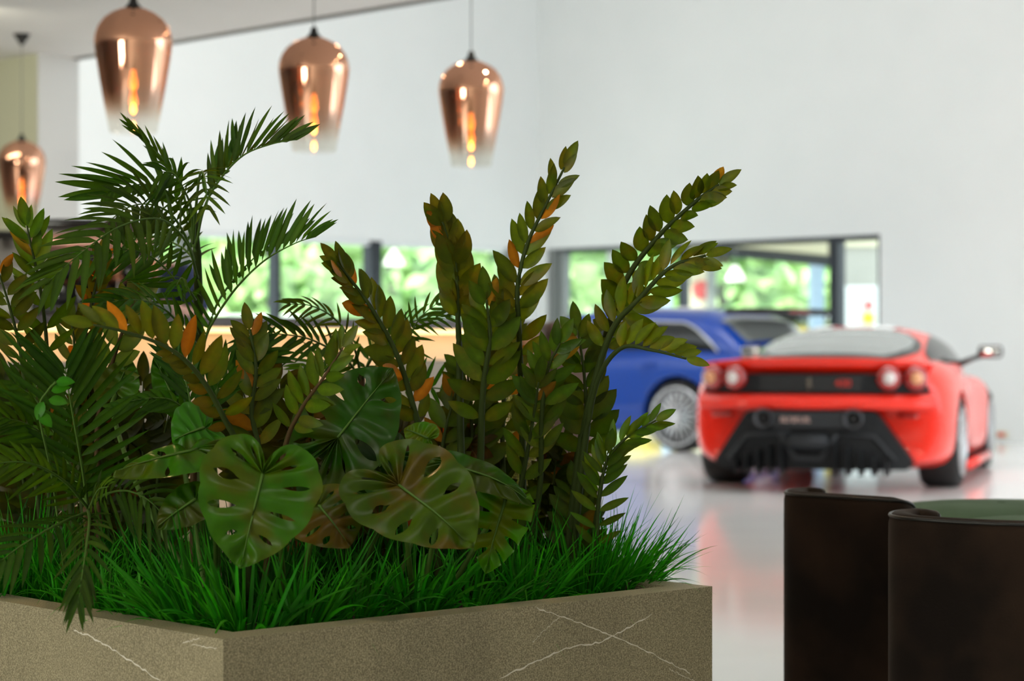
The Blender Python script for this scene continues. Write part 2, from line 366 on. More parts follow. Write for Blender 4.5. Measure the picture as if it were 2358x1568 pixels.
# remaining hall and lounge enclosure (outside the frame)
slab('wall_front', 'wall_white', [(bl(18.15, .3), bl(18.15, -31), .3, 0, .6), (bl(18.15, .3), bl(18.15, -31), .3, 5.8, HH), (bl(18.15, -10), bl(18.15, -31), .3, .6, 5.8)])
slab('wall_back', 'wall_grey', [(bl(-2.3, -31), bl(18, -31), .3, 0, HH)])
slab('wall_lounge', 'wall_grey', [(bl(-2.3, -31), bl(-2.3, -13.9), .3, 0, 3.4), (bl(-2.3, -14), bl(0, -14), .3, 0, HH)])
mb = MB(); mb.prism([bl(-.3, .3), bl(-.3, -15), bl(18.3, -15), bl(18.3, .3)], HH, HH + .2)
struct(mb.build('ceiling', 'ceiling_white', smooth=False), 'high ceiling of the car hall')
# lounge ceiling: its edge runs along U through E0
E0 = P(180, 135, 14.0); E0.z = 0
CZ = 3.05
def pl(u, v): return E0 + U * u + V * v          # lounge frame
mb = MB(); mb.prism([pl(-9, 0), pl(22, 0), pl(22, -22), pl(-9, -22)], CZ, CZ + .05)
struct(mb.build('ceiling', 'ceiling_white', smooth=False), 'low grey-white lounge ceiling ending in a straight edge')
mb = MB(); mb.obox(pl(-9, -.02), pl(22, -.02), .05, CZ - .012, CZ + .0)
struct(mb.build('trim_1', 'edge_dark', smooth=False), 'thin dark edge strip under the lounge ceiling')
mb = MB(); mb.obox(pl(0, .0), pl(22, .0), .2, CZ + .05, HH)
struct(mb.build('wall_above_soffit', 'wall_white', smooth=False))
mb = MB(); mb.obox(pl(-9, -.17), pl(-.0, -.17), .33, 0, CZ)
struct(mb.build('wall_partition', 'wall_warm_tint', smooth=False), 'partition wall with warm light in its olive colour, meeting the low ceiling')
mb = MB(); mb.obox(pl(0, -.17), pl(.012, -.17), .335, 0, CZ)
struct(mb.build('trim_2', 'wall_grey', smooth=False), 'pale grey end of the partition wall')
# small reddish wall socket by the floor on the right wall
p = bl(ux(2308), -.01); s_ = thing('wall_socket', 'small reddish-grey socket low on the wall right of the red car', 'socket', p + Vector((0, 0, .10)))
zc = CH - (1066 - HY) * p.y / F
mb = MB(); mb.box((p.x, p.y, max(zc, .08)), (.14, .02, .07), math.atan2(U.y, U.x), .008); mb.build('face_plate', 'cream_render', s_)
mb = MB(); q = p - V * .012; mb.box((q.x, q.y, max(zc, .08)), (.08, .01, .04), math.atan2(U.y, U.x), .004); mb.build('outlet', 'sign_red', s_)

# ------------------------------------------------------------------ outside
mb = MB(); mb.prism([bl(-60, 80), bl(-60, -40), bl(-.3, -40), bl(-.3, .3), bl(60, .3), bl(60, 80)], -.4, -.05)
tag(mb.build('ground', 'asphalt', smooth=False), 'grey asphalt yard outside the windows', 'ground', kind='structure')
def tree(x, D, h, r, label, seed):
    random.seed(seed); X = (x - CX) / F * D
    t = thing('tree', label, 'tree', (X, D, -.05), group='trees outside the windows')
    a = MB(); a.tube([(X, D, -.05), (X + .1, D, h * .3), (X - .1, D, h * .6)], [.22, .17, .08]); a.build('trunk', 'bark', t)
    f = MB()
    for _ in range(1500):
        u = rnd(-1, 1); th = rnd(0, 6.283); rr = r * rnd(.55, 1.0) ** .6
        s = math.sqrt(1 - u * u); k = 1 + .25 * math.sin(3 * th + 5 * u)
        c = Vector((X + rr * s * math.cos(th) * k, D + rr * s * math.sin(th) * k, h * .48 + rr * u * h * .5 / r))
        if c.z < .1: c.z = rnd(.1, 1.2)
        d = Vector((rnd(-1, 1), rnd(-1, 1), rnd(-1, .6))).normalized()
        f.leaf(c, d, Vector((rnd(-1, 1), rnd(-1, 1), rnd(-.2, 1))), rnd(.4, .8), rnd(.25, .4), n=3, fold=.2)
    f.build('crown', 'tree_leaf', t)
TL = ['pale green tree outside the left window, behind the palm', 'green tree left of the thick post of the left window', 'green tree right of the thick post of the left window',
      'green tree at the left end of the glazed opening', 'green tree behind the yellow car', 'green tree behind the round white lamp of the bay']
for i, (x, D, h, r) in enumerate(((620, 42, 7.5, 2.0), (900, 50, 8.5, 2.1), (1190, 42, 8, 1.8), (1400, 52, 8.5, 2.1), (1660, 43, 8, 1.9), (1910, 54, 8.5, 2.1))):
    tree(x, D, h, r, TL[i], 100 + i)
random.seed(11)
t = thing('hedge', 'tall pale green hedge far behind the trees outside', 'hedge', (0, 60, -.05))
mb = MB()
for _ in range(4200):
    c = Vector((rnd(-14, 14), rnd(59, 60.5), rnd(-.05, 7.5))); mb.leaf(c, Vector((rnd(-1, 1), rnd(-1, 1), rnd(-1, .6))), Vector((rnd(-1, 1), -1, rnd(-.2, 1))), rnd(.6, 1.0), rnd(.35, .55), n=3)
o = mb.build('foliage', 'tree_leaf', t)
mb = MB(); mb.box((0, 60.6, 3.6), (27.5, .6, 7.2)); mb.build('hedge_body', 'tree_leaf', t, smooth=False)
random.seed(11)
# pale blue shed outside the left window
t = thing('shed', 'pale blue shed outside the left window behind the palm', 'building', (-5.3, 37, -.05))
mb = MB(); mb.box((-4.9, 36.5, .7), (1.9, 1.5, 1.6)); mb.build('wall', 'blue_render', t, smooth=False)
mb = MB(); mb.box((-4.9, 36.5, 1.55), (2.1, 1.7, .1)); mb.build('roof', 'white_gloss', t, smooth=False)
mb = MB(); mb.box((-4.8, 35.74, .75), (.6, .04, .7)); mb.build('window', 'frame_grey', t, smooth=False)
# covered service bay behind the glazed opening
def bxp(x0, x1, y0, y1, D, th=.15):
    a = P(x0, y0, D); b_ = P(x1, y1, D); return ((a + b_) / 2, (abs(b_.x - a.x), th, abs(b_.z - a.z)))
t = thing('service_bay', 'open service bay with dark steel beam and cream canopy behind the glazed opening', 'building', P(1760, 1000, 31.5) * 1.0)
t.location = (P(1760, 800, 31.5).x, 31.5, -.05)
mb = MB(); mb.box(*bxp(1655, 1905, 545, 588, 30.5)); mb.build('canopy', 'cream_render', t, smooth=False)
mb = MB(); a, b_ = P(1640, 576, 30), P(1925, 602, 30); mb.tube([a, b_], .085, 4); mb.build('beam', 'frame_dark', t, smooth=False)
mb = MB(); a = P(1638, 600, 30.4); mb.box((a.x, 30.4, 1.3), (.14, .14, 2.7)); mb.build('post', 'frame_grey', t, smooth=False)
mb = MB(); a = P(1880, 600, 31.5); mb.box((a.x, 31.5, 1.3), (.22, .2, 2.7)); mb.build('post', 'blue_render', t, smooth=False)
mb = MB(); a = P(1535, 600, 33); mb.box((a.x, 33, 1.3), (.16, .2, 2.7)); mb.build('post', 'blue_render', t, smooth=False)
mb = MB(); a = P(1616, 600, 32); mb.box((a.x, 32, 1.3), (.36, .2, 2.7)); mb.build('pillar', 'cream_render', t, smooth=False)
mb = MB(); a = P(1616, 668, 31.8); mb.lathe([(0, -.03), (.15, -.03), (.15, .0)], (a.x, 31.8, a.z), 20, 'Y'); o = mb.build('sign', 'sign_red', t); o['label'] = 'red round sign'
mb = MB(); mb.box((3.6, 30.2, 3.46), (4.2, 4.6, .12)); mb.build('roof', 'cream_render', t, smooth=False)
mb = MB(); mb.box((1.6, 32.3, 1.7), (.12, .12, 3.5)); mb.build('post', 'frame_grey', t, smooth=False)
mb = MB(); mb.box((5.6, 32.3, 1.7), (.12, .12, 3.5)); mb.build('post', 'frame_grey', t, smooth=False)
mb = MB(); mb.obox(bl(-3.4, -1.0), bl(-.3, -1.0), 4.5, 3.4, 3.52); struct(mb.build('canopy', 'cream_render', smooth=False), 'flat canopy over the left window, outside')
t = thing('store_wall', 'grey-beige wall panel at the right end of the glazed opening', 'wall', (P(1990, 800, 26.6).x, 26.6, -.05))
mb = MB(); mb.box((P(1985, 0, 26.6).x, 26.6, 1.4), (.8, .15, 2.9)); mb.build('panel', 'bay_grey', t, smooth=False)
mb = MB(); mb.box((P(1985, 0, 26.5).x, 26.5, 2.42), (.62, .04, .12)); mb.build('lintel', 'cream_render', t, smooth=False)
t = thing('white_door', 'white service door with a red and yellow warning sign behind the red car', 'door', (P(1985, 800, 26.2).x, 26.2, -.05))
a = P(1985, 658, 26.2); mb = MB(); mb.box((a.x, 26.2, a.z / 2), (.44, .05, a.z)); mb.build('door_leaf', 'white_gloss', t, smooth=False)
mb = MB(); a = P(2000, 703, 26.15); mb.box((a.x, 26.15, a.z), (.12, .02, .16)); o = mb.build('sign_plate', 'white_gloss', t, smooth=False)
mb2 = MB(); mb2.lathe([(0.0, -.01), (.026, -.01), (.05, -.01), (.05, 0)], (a.x, 26.13, a.z), 20, 'Y'); mb2.build('red_ring', 'sign_red', o)
mb = MB(); a = P(2000, 733, 26.14); mb.box((a.x, 26.14, a.z), (.135, .02, .13)); mb.build('yellow_sign', 'sign_yellow', t, smooth=False)
def dome_lamp_or_reflection(x, y, D, label):
    a = P(x, y, D); t = thing('dome_lamp_or_reflection', label, 'lamp', (a.x, D, a.z), group='white dome lamp and lamp reflection')
    m_ = MB(); m_.lathe([(.012, .15), (.04, .14), (.06, .09), (.105, .03), (.135, -.06), (.13, -.075), (.015, -.075)], (a.x, D, a.z), 20)
    m_.build('lamp_or_reflection_dome', 'lampglow', t)
    m_ = MB(); m_.tube([(a.x, D, a.z + .13), (a.x, D, 3.4)], .006, 5); m_.build('cord', 'frame_grey', t)
mat('lampglow', (0.9, 0.86, 0.82), 0.5, emit=1.6, ecol=(1, 0.93, 0.88))
dome_lamp_or_reflection(1693, 635, 29.0, 'white dome lamp hanging in the service bay')
dome_lamp_or_reflection(907, 598, 27.0, 'white glowing dome in place of a lamp reflection in the left window')  # glowing dome built for a lamp's reflection in the pane
# ------------------------------------------------------------------ cars
def ev(o):
    bpy.context.view_layer.update(); dg = bpy.context.evaluated_depsgraph_get()
    me = bpy.data.meshes.new_from_object(o.evaluated_get(dg)); old = o.data; o.modifiers.clear(); o.data = me; me.name = o.name
def car_body(stations, name, m, root, arches, bow):
    b_ = MB(); rows = []
    for y, half in stations:
        ring = [Vector((x, y, z)) for x, z in half] + [Vector((-x, y, z)) for x, z in reversed(half[1:-1])]
        rows.append(ring)
    idx = b_.grid(rows, closed=True)
    n = len(rows[0])
    for row, rev in ((idx[0], True), (idx[-1], False)):
        h = n // 2
        for j in range(h):       # quads bridging left and right halves
            a, c = row[j], row[j + 1]; d, e = row[(n - j - 1) % n], row[(n - j) % n]
            q = [a, c, d, e]; q = [v for i, v in enumerate(q) if v not in q[:i]]
            if len(q) > 2: b_.f.append(tuple(reversed(q)) if not rev else tuple(q))
    for p in b_.v: p.y += bow(p.x, p.y)
    o = b_.build(name, m, root, world=False, sub=3)
    bpy.context.view_layer.update()
    bm = bmesh.new(); bm.from_mesh(o.data); bmesh.ops.recalc_face_normals(bm, faces=bm.faces); bm.to_mesh(o.data); bm.free()
    cut = MB()
    for (cy, cz, r) in arches:
        for sx in (-1, 1): cut.lathe([(r, -.42), (r, .42)], (sx * 1.0, cy, cz), 40, 'X')
    c = cut.build('cutter', 'tyre', root, world=False, smooth=False)
    bm = bmesh.new(); bm.from_mesh(c.data); bmesh.ops.recalc_face_normals(bm, faces=bm.faces); bm.to_mesh(c.data); bm.free()
    md = o.modifiers.new('cut', 'BOOLEAN'); md.object = c; md.operation = 'DIFFERENCE'; md.solver = 'EXACT'
    ev(o); bpy.data.objects.remove(c, do_unlink=True)
    return o
def wheel(root, x, y, R, rim, wd, spokes, side, mspoke='alloy', split=True):
    t = MB(); s = side
    prof = [(rim * .98, -wd / 2), (R * .93, -wd / 2), (R, -wd * .38), (R, wd * .38), (R * .93, wd / 2), (rim * .98, wd / 2), (rim * .9, wd * .3), (rim * .9, -wd * .3), (rim * .98, -wd / 2)]
    t.lathe([(a, b_) for a, b_ in prof], (x, y, R), 36, 'X'); w_ = t.build('wheel', 'tyre', root, world=False)
    w_['label'] = 'black tyre with alloy rim'
    d = MB(); xo = x + s * wd * .5
    d.lathe([(rim * .99, 0), (rim, .012 * s), (rim * .93, .016 * s), (rim * .9, -.03 * s)], (xo, y, R), 36, 'X')
    for k in range(spokes):
        a0 = 2 * math.pi * k / spokes
        for da in ((-.16, .16) if split else (0,)):
            a = a0 + da; i_ = Vector((xo - .02 * s, y + math.cos(a0) * rim * .14, R + math.sin(a0) * rim * .14))
            o_ = Vector((xo - .012 * s, y + math.cos(a) * rim * .93, R + math.sin(a) * rim * .93))
            d.tube([i_, o_], [.026, .019], 5)
    d.lathe([(0.001, .005 * s), (rim * .2, .0), (rim * .22, -.03 * s)], (xo, y, R), 20, 'X')
    d.build('rim', mspoke, w_, world=False)
    k_ = MB(); k_.lathe([(0.001, 0), (rim * .9, 0), (rim * .9, .01)], (x + s * wd * .02, y, R), 30, 'X'); k_.build('brake_disc', 'black_matt', w_, world=False)
def text_mesh(txt, size, m, root, loc, rx=math.pi / 2, rz=0.0, name='lettering'):
    c = bpy.data.curves.new(name, 'FONT'); c.body = txt; c.size = size; c.extrude = .003; c.align_x = 'CENTER'
    o = bpy.data.objects.new(name, c); COL.objects.link(o); bpy.context.view_layer.update()
    me = bpy.data.meshes.new_from_object(o.evaluated_get(bpy.context.evaluated_depsgraph_get())); bpy.data.objects.remove(o, do_unlink=True)
    me.materials.clear(); me.materials.append(MAT[m]); q = bpy.data.objects.new(name, me); COL.objects.link(q); q.parent = root
    q.location = loc; q.rotation_euler = (rx, 0, rz); return q

# ---- red sports car
RA = math.radians(-19)
red = thing('sports_car', 'bright red two-door sports car seen from behind, parked on the glossy floor', 'car', (2.40, 14.87, 0), RA)
def bow_r(x, y):
    k = max(0.0, min(1.0, (-.25 - y) / .6)); k2 = max(0, min(1, (y - 2.9) / .6))
    return k * .28 * (abs(x) / .93) ** 2.4 - k2 * .45 * (abs(x) / .9) ** 2.2
def sec(w_, zb, zs, zf, zd, wt, tuck=0.0):
    return [(0, zb), (w_ * .55 , zb), (w_ * .93 - tuck, zb + .01), (w_ - tuck * .5, zb + .16), (w_, .50), (w_ * .995, zs - .12), (w_ * .955, zs), (w_ * .86, zf - .01), (w_ * .72, zf), (wt, (zf + zd) / 2 + .005), (wt * .6, zd), (0, zd)]
S = [(-.93, sec(.80, .22, .70, .80, .865, .50, .02)), (-.91, sec(.885, .20, .74, .845, .895, .52)), (-.72, sec(.93, .17, .79, .895, .90, .53)),
     (-.35, sec(.95, .14, .83, .925, .88, .55)), (.0, sec(.955, .13, .84, .935, .88, .56)), (.4, sec(.95, .12, .82, .905, .87, .58)),
     (.9, sec(.905, .11, .78, .84, .85, .60)), (1.5, sec(.885, .11, .74, .79, .83, .62)), (2.1, sec(.90, .11, .72, .79, .80, .60)),
     (2.6, sec(.925, .12, .70, .80, .72, .58)), (3.0, sec(.91, .13, .62, .70, .64, .55)), (3.35, sec(.86, .16, .50, .54, .50, .5)), (3.5, sec(.78, .2, .42, .44, .42, .45))]
body = car_body(S, 'body', 'paint_red', red, [(0, .335, .375), (2.6, .335, .37)], bow_r)
# inner dark tub closes the wheel arches
mb = MB(); mb.box((0, 1.3, .42), (1.25, 4.0, .44), 0, .05); mb.build('underbody', 'black_matt', red, world=False)
def gh(y, th, zt_f, wb_f, zb=.80, n1=.75, n2=.62):
    c, s = math.cos(th), math.sin(th); zt = zt_f(y); wb = wb_f(y)
    return Vector((wb * (abs(c) ** n1) * (1 if c >= 0 else -1), y, zb + (zt - zb) * abs(s) ** n2))
def lerpt(tab):
    def f(y):
        if y <= tab[0][0]: return tab[0][1]
        for (a, va), (b_, vb) in zip(tab, tab[1:]):
            if y <= b_:
                t = (y - a) / (b_ - a); t = t * t * (3 - 2 * t) * .35 + t * .65; return va + (vb - va) * t
        return tab[-1][1]
    return f
zt = lerpt([(-.62, .86), (-.3, .955), (.1, 1.045), (.5, 1.12), (.85, 1.17), (1.15, 1.19), (1.5, 1.165), (1.8, 1.07), (2.2, .86)])
wb = lerpt([(-.62, .58), (-.3, .63), (.1, .685), (.6, .72), (1.2, .735), (1.8, .74), (2.2, .72)])
def patch(y0, y1, t0, t1, off=.0, ny=16, nt=24, trim=None):
    rows = []
    for i in range(ny + 1):
        y = y0 + (y1 - y0) * i / ny; row = []
        a, b_ = (t0, t1) if trim is None else trim(i / ny)
        for j in range(nt + 1):
            th = a + (b_ - a) * j / nt; p = gh(y, th, zt, wb)
            c = Vector((0, y, .80)); d = Vector((p.x * .6, -.25 if y < .9 else .25, max(.05, p.z - .6))).normalized(); row.append(p + d * off)
        rows.append(row)
    return rows
mb = MB(); mb.grid(patch(-.62, 2.2, 0, math.pi, 0, 28, 40), flip=False); mb.build('cabin', 'paint_red', red, world=False)
def ov(q): s = math.sin(math.pi * min(.98, max(.02, q * .86 + .10))) ** .42; h = .98 * s; return (math.pi / 2 - h, math.pi / 2 + h)
mb = MB(); mb.grid(patch(-.34, .80, 0, 0, .008, 18, 24, ov)); o = mb.build('rear_window', 'car_glass', red, world=False)
def ov2(q): s = math.sin(math.pi * min(.97, max(.03, q * .80 + .13))) ** .4; h = .80 * s; return (math.pi / 2 - h, math.pi / 2 + h)
mb = MB(); mb.grid(patch(-.24, .74, 0, 0, .014, 18, 24, ov2)); mb.build('glass', 'car_glass_grey', o, world=False)
for s in (0, 1):
    f_ = (lambda q: (.10, .12 + .62 * math.sin(math.pi * (.10 + .82 * q)) ** .5)) if s == 0 else (lambda q: (math.pi - .12 - .62 * math.sin(math.pi * (.10 + .82 * q)) ** .5, math.pi - .10))
    mb = MB(); mb.grid(patch(.25, 2.02, 0, 0, .008, 16, 8, f_)); mb.build('side_window', 'car_glass', red, world=False)
mb = MB(); mb.grid(patch(1.42, 2.17, .42, math.pi - .42, .008, 8, 20)); mb.build('windscreen', 'car_glass', red, world=False)
# two pale grey stripes over the roof
for sx in (-1, 1):
    mb = MB(); c = math.pi / 2 + sx * .24; mb.grid(patch(.80, 1.42, c - .10, c + .10, .010, 8, 4)); o = mb.build('roof_stripe', 'white_gloss', red, world=False); o['label'] = 'pale grey roof stripe'
# ducktail spoiler
mb = MB(); rows = []
for i in range(25):
    x = -.80 + 1.6 * i / 24; e = 1 - (abs(x) / .82) ** 3; yb = -.93 + bow_r(x, -.93) * .9
    rows.append([Vector((x, yb + .30, .87 + .03 * e)), Vector((x, yb + .10, .90 + .035 * e)), Vector((x, yb - .035, .905 + .045 * e)), Vector((x, yb - .03, .885 + .03 * e)), Vector((x, yb + .04, .84)), Vector((x, yb + .3, .84))])
mb.grid(rows, closed=True); mb.build('spoiler', 'paint_red', red, world=False)
def rear(x, off=0.0, y=-.93): return y + bow_r(x, -.93) - off
def rpatch(pts_lo, pts_hi, m, name, off, parent=red, thick=.03, nx=24):
    b2 = MB(); rows = []
    def at(poly, t):
        x = poly[0][0] + (poly[-1][0] - poly[0][0]) * t
        for (a, za), (c, zc_) in zip(poly, poly[1:]):
            if x <= c + 1e-9: return x, za + (zc_ - za) * ((x - a) / (c - a) if c > a else 0)
        return poly[-1]
    for i in range(nx + 1):
        xl, zl = at(pts_lo, i / nx); xh, zh = at(pts_hi, i / nx)
        rows.append([Vector((xl, rear(xl, off - thick), zl)), Vector((xl, rear(xl, off), zl)), Vector((xh, rear(xh, off), zh)), Vector((xh, rear(xh, off - thick), zh))])
    b2.grid(rows, closed=True); return b2.build(name, m, parent, world=False, smooth=False)
rpatch([(-.81, .70), (.81, .70)], [(-.76, .835), (.76, .835)], 'plastic_dark', 'tail_panel', .030)
rpatch([(-.36, .715), (.36, .715)], [(-.36, .825), (.36, .825)], 'black_matt', 'tail_grille', .040)
for x, m_ in ((-.71, 'lamp_amber'), (-.535, 'lamp_clear'), (.535, 'lamp_clear'), (.71, 'lamp_amber')):
    y = rear(x, .02); a = math.atan2(x, .9) * .9
    mb = MB(); mb.lathe([(.001, -.085), (.05, -.08), (.083, -.055), (.088, .02)], (0, 0, 0), 28, 'Y')
    g = MB(); g.merge(mb, Matrix.Translation((x, y, .805)) @ Matrix.Rotation(a * .5, 4, 'Z')); o = g.build('tail_light', 'lamp_red', red, world=False)
    mb = MB(); mb.lathe([(.001, -.099), (.032, -.096), (.046, -.075), (.048, -.05)], (0, 0, 0), 24, 'Y')
    g = MB(); g.merge(mb, Matrix.Translation((x, y, .805)) @ Matrix.Rotation(a * .5, 4, 'Z')); g.build('lens', m_, o, world=False)
mb = MB(); rows = []
for i in range(29):
    x = -.84 + 1.68 * i / 28; y0 = rear(x, 0)
    rows.append([Vector((x, y0 + .06, .585)), Vector((x, y0 - .060, .588)), Vector((x, y0 - .076, .600)), Vector((x, y0 - .074, .620)), Vector((x, y0 - .068, .642)), Vector((x, y0 - .058, .664)), Vector((x, y0 - .044, .684)), Vector((x, y0 + .06, .70))])
mb.grid(rows, closed=True); mb.build('bumper_bar', 'paint_red', red, world=False)
# lower black diffuser
rpatch([(-.70, .20), (-.66, .165), (.66, .165), (.70, .20)], [(-.70, .23), (-.455, .575), (.455, .575), (.70, .23)], 'plastic_dark', 'diffuser', .055, thick=.12, nx=30)
d_ = kids(red)[-1]
DF = [o for o in kids(red) if o.name.startswith('diffuser')][0]
mb = MB()
for sx in (-1, 1):
    pts = [(sx * .59, .23), (sx * .45, .40), (sx * .14, .43)]
    mb = MB(); mb.tube([(x, rear(x, .075), z) for x, z in pts], .016, 6); mb.build('ridge', 'plastic_mid', DF, world=False)
mb = MB(); pts = [(-.20, .415), (-.09, .245), (.09, .245), (.20, .415)]
mb.tube([(x, rear(x, .10), z) for x, z in pts], .017, 6); mb.tube([(-.14, rear(0, .085), .36), (.14, rear(0, .085), .36)], .06, 4); mb.build('centre_frame', 'plastic_mid', DF, world=False)
for k in range(10):
    x = (-1 if k < 5 else 1) * (.19 + .085 * (k % 5)); h = .36 - .03 * (k % 5)
    mb = MB(); mb.box((x, rear(x, .04), .13 + (h - .13) / 2), (.014, .22, h - .13)); mb.build('fin', 'plastic_dark', DF, world=False, smooth=False)
for sx in (-1, 1):
    mb = MB(); mb.lathe([(.045, .02), (.062, .0), (.068, -.06), (.058, -.065), (.05, -.02), (.001, .0)], (sx * .315, rear(0, .05), .525), 24, 'Y'); o = mb.build('exhaust_tip', 'alloy_dark', red, world=False)
    mb = MB(); mb.lathe([(.001, 0), (.046, 0), (.046, .01)], (sx * .315, rear(0, .09), .525), 20, 'Y'); mb.build('outlet', 'black_matt', o, world=False)
mb = MB(); mb.box((0, rear(0, .075), .515), (.52, .02, .115), 0, .008); pt = mb.build('number_plate', 'plastic_mid', red, world=False)
mb = MB()
for k in range(8):
    x = -.19 + k * .027; y = rear(0, .089)
    mb.box((x, y, .515), (.006, .004, .034)); mb.box((x + .008, y, .515 + (-.014 if k % 2 else .014)), (.014, .004, .006))
    if k % 3 == 0: mb.box((x + .015, y, .515), (.005, .004, .034))
mb.build('plate_marks', 'plate_text', pt, world=False, smooth=False)
TP = [o for o in kids(red) if o.name.startswith('tail_panel')][0]
# silver emblem: a rearing animal outline in relief
em = [(-.006, -.045), (.004, -.047), (.006, -.02), (.014, -.035), (.020, -.030), (.014, -.008), (.018, .004), (.010, .016), (.016, .030), (.008, .046), (-.004, .040), (-.014, .030), (-.006, .024), (-.012, .010), (-.022, .014), (-.020, .004), (-.008, .000), (-.010, -.018), (-.018, -.030), (-.010, -.034)]
mb = MB(); n = len(em); yy = rear(0, .045)
fr = [mb.vert((x, yy - .006, .77 + z)) for x, z in em]; bk = [mb.vert((x, yy + .004, .77 + z)) for x, z in em]
mb.f.append(tuple(fr)); mb.f.append(tuple(reversed(bk)))
for i in range(n): mb.f.append((fr[i], bk[i], bk[(i + 1) % n], fr[(i + 1) % n]))
mb.build('emblem', 'chrome', TP, world=False, smooth=False)
o = text_mesh('430', .075, 'sign_red', TP, (.235, rear(.235, .048), .745)); o.name = 'badge'
o = text_mesh('- - -', .05, 'alloy_dark', TP, (-.17, rear(.17, .048), .752)); o.name = 'badge'
for sx in (-1, 1):
    mb = MB(); x = sx * .66; mb.box((x, rear(x, .0) + .0, .545), (.15, .03, .035), -sx * .35, .008); mb.build('reflector', 'lamp_red', red, world=False)
    mb = MB(); mb.tube([(sx * .72, 1.75, .88), (sx * .84, 1.73, .93), (sx * .92, 1.72, .96)], [.03, .02, .03], 6); mb.box((sx * .98, 1.72, .985), (.20, .10, .105), 0, .045); o = mb.build('wing_mirror', 'black_gloss', red, world=False)
    mb = MB(); mb.box((sx * .985, 1.662, .987), (.15, .01, .07), 0, .004); mb.build('mirror_glass', 'chrome', o, world=False)
    mb = MB(); rows = [[Vector((sx * (.905 + .012), .62 + .03 * math.sin(q) + w_, .25 + .5 * q / 3)) for w_ in (0, .05)] for q in (0, 1, 2, 3)]
    mb.grid(rows, flip=sx > 0); mb.build('side_duct', 'lamp_red', red, world=False)
    mb = MB(); mb.tube([(sx * .93, .45, .13), (sx * .92, 2.15, .13)], .035, 6); mb.build('side_skirt', 'paint_red', red, world=False)
for x, y, R_, wd in ((-.80, 0, .335, .285), (.80, 0, .335, .285), (-.775, 2.6, .33, .24), (.775, 2.6, .33, .24)):
    wheel(red, x, y, R_, R_ * .76, wd, 5, 1 if x > 0 else -1)

# ---- blue hatchback
BA = math.atan2(.61, -.79) - math.pi / 2
blue = thing('hatchback', 'blue estate car with a black roof spoiler and silver wheels, behind the red car', 'car', (0, 0, 0), BA)
fwd = Vector((-.79, .61, 0)); lft = Vector((-.61, -.79, 0))
blue.location = Vector((1.64, 19.55, 0)) - lft * .88
def bow_b(x, y):
    k = max(0.0, min(1.0, (-.35 - y) / .4)); k2 = max(0, min(1, (y - 2.9) / .5)); return k * .16 * (abs(x) / .9) ** 2.4 - k2 * .4 * (abs(x) / .9) ** 2.2
def secb(w_, zb, zs, zt_):
    return [(0, zb), (w_ * .6, zb), (w_ * .94, zb + .01), (w_, zb + .18), (w_ * 1.0, .60), (w_ * .985, zs - .10), (w_ * .94, zs), (w_ * .85, zs + (zt_ - zs) * .3), (w_ * .6, zt_ - .005), (w_ * .3, zt_), (0, zt_)]
S = [(-.80, secb(.82, .26, .90, .95)), (-.78, secb(.89, .22, .93, .99)), (-.5, secb(.925, .17, .95, 1.0)), (0, secb(.935, .16, .95, 1.0)), (.6, secb(.91, .16, .94, .99)),
     (1.4, secb(.905, .16, .93, .98)), (2.2, secb(.915, .16, .92, .98)), (2.65, secb(.925, .16, .90, .96)), (3.1, secb(.90, .18, .82, .88)), (3.45, secb(.84, .2, .70, .74)), (3.55, secb(.76, .25, .62, .66))]
car_body(S, 'body', 'paint_blue', blue, [(0, .345, .40), (2.65, .345, .40)], bow_b)
mb = MB(); mb.box((0, 1.3, .42), (1.25, 4.0, .44), 0, .05); mb.build('underbody', 'black_matt', blue, world=False)
zt = lerpt([(-.72, 1.0), (-.62, 1.10), (-.40, 1.30), (-.15, 1.395), (.5, 1.425), (1.2, 1.42), (1.6, 1.36), (2.0, 1.18), (2.4, .97)])
wb = lerpt([(-.72, .80), (-.4, .83), (.5, .86), (1.6, .86), (2.4, .80)])
_gh = gh
def gh(y, th, a, b_): return _gh(y, th, a, b_, .93, .42, .75)
mb = MB(); mb.grid(patch(-.72, 2.4, 0, math.pi, 0, 30, 48)); mb.build('cabin', 'paint_blue', blue, world=False)
for s in (0, 1):
    g1 = lambda q: .62 * min(1, (q / .16)) ** .8 if q < .5 else .62 * min(1, (1 - q) / .42) ** .7
    f_ = (lambda q: (.06, .07 + g1(q))) if s == 0 else (lambda q: (math.pi - .07 - g1(q), math.pi - .06))
    mb = MB(); mb.grid(patch(-.42, 2.15, 0, 0, .008, 26, 8, f_)); o = mb.build('side_window', 'car_glass', blue, world=False)
    mb = MB()
    for q in (.85,):
        a = [gh(q, (.06 + .6 * k / 6) if s == 0 else math.pi - (.06 + .6 * k / 6), zt, wb) for k in range(7)]
        mb.tube([p + Vector(((.012 if s == 0 else -.012), 0, 0)) for p in a], .02, 4)
    mb.build('pillar', 'black_gloss', o, world=False)
    mb = MB(); a = [gh(y_, f_((y_ + .42) / 2.57)[1 if s == 0 else 0], zt, wb) for y_ in [(-.42 + 2.57 * k / 30) for k in range(31)]]
    mb.tube([p + Vector(((.01 if s == 0 else -.01), 0, .0)) for p in a], .012, 5); mb.build('window_trim', 'alloy', o, world=False)
mb = MB(); mb.grid(patch(-.64, -.34, .98, math.pi - .98, .010, 8, 20)); mb.build('rear_window', 'car_glass_grey', blue, world=False)
mb = MB(); mb.grid(patch(1.5, 2.33, .62, math.pi - .62, .010, 8, 20)); mb.build('windscreen', 'car_glass', blue, world=False)
mb = MB(); mb.box((0, -.62, 1.375), (1.36, .46, .065), 0, .025); o = mb.build('roof_spoiler', 'black_matt', blue, world=False)
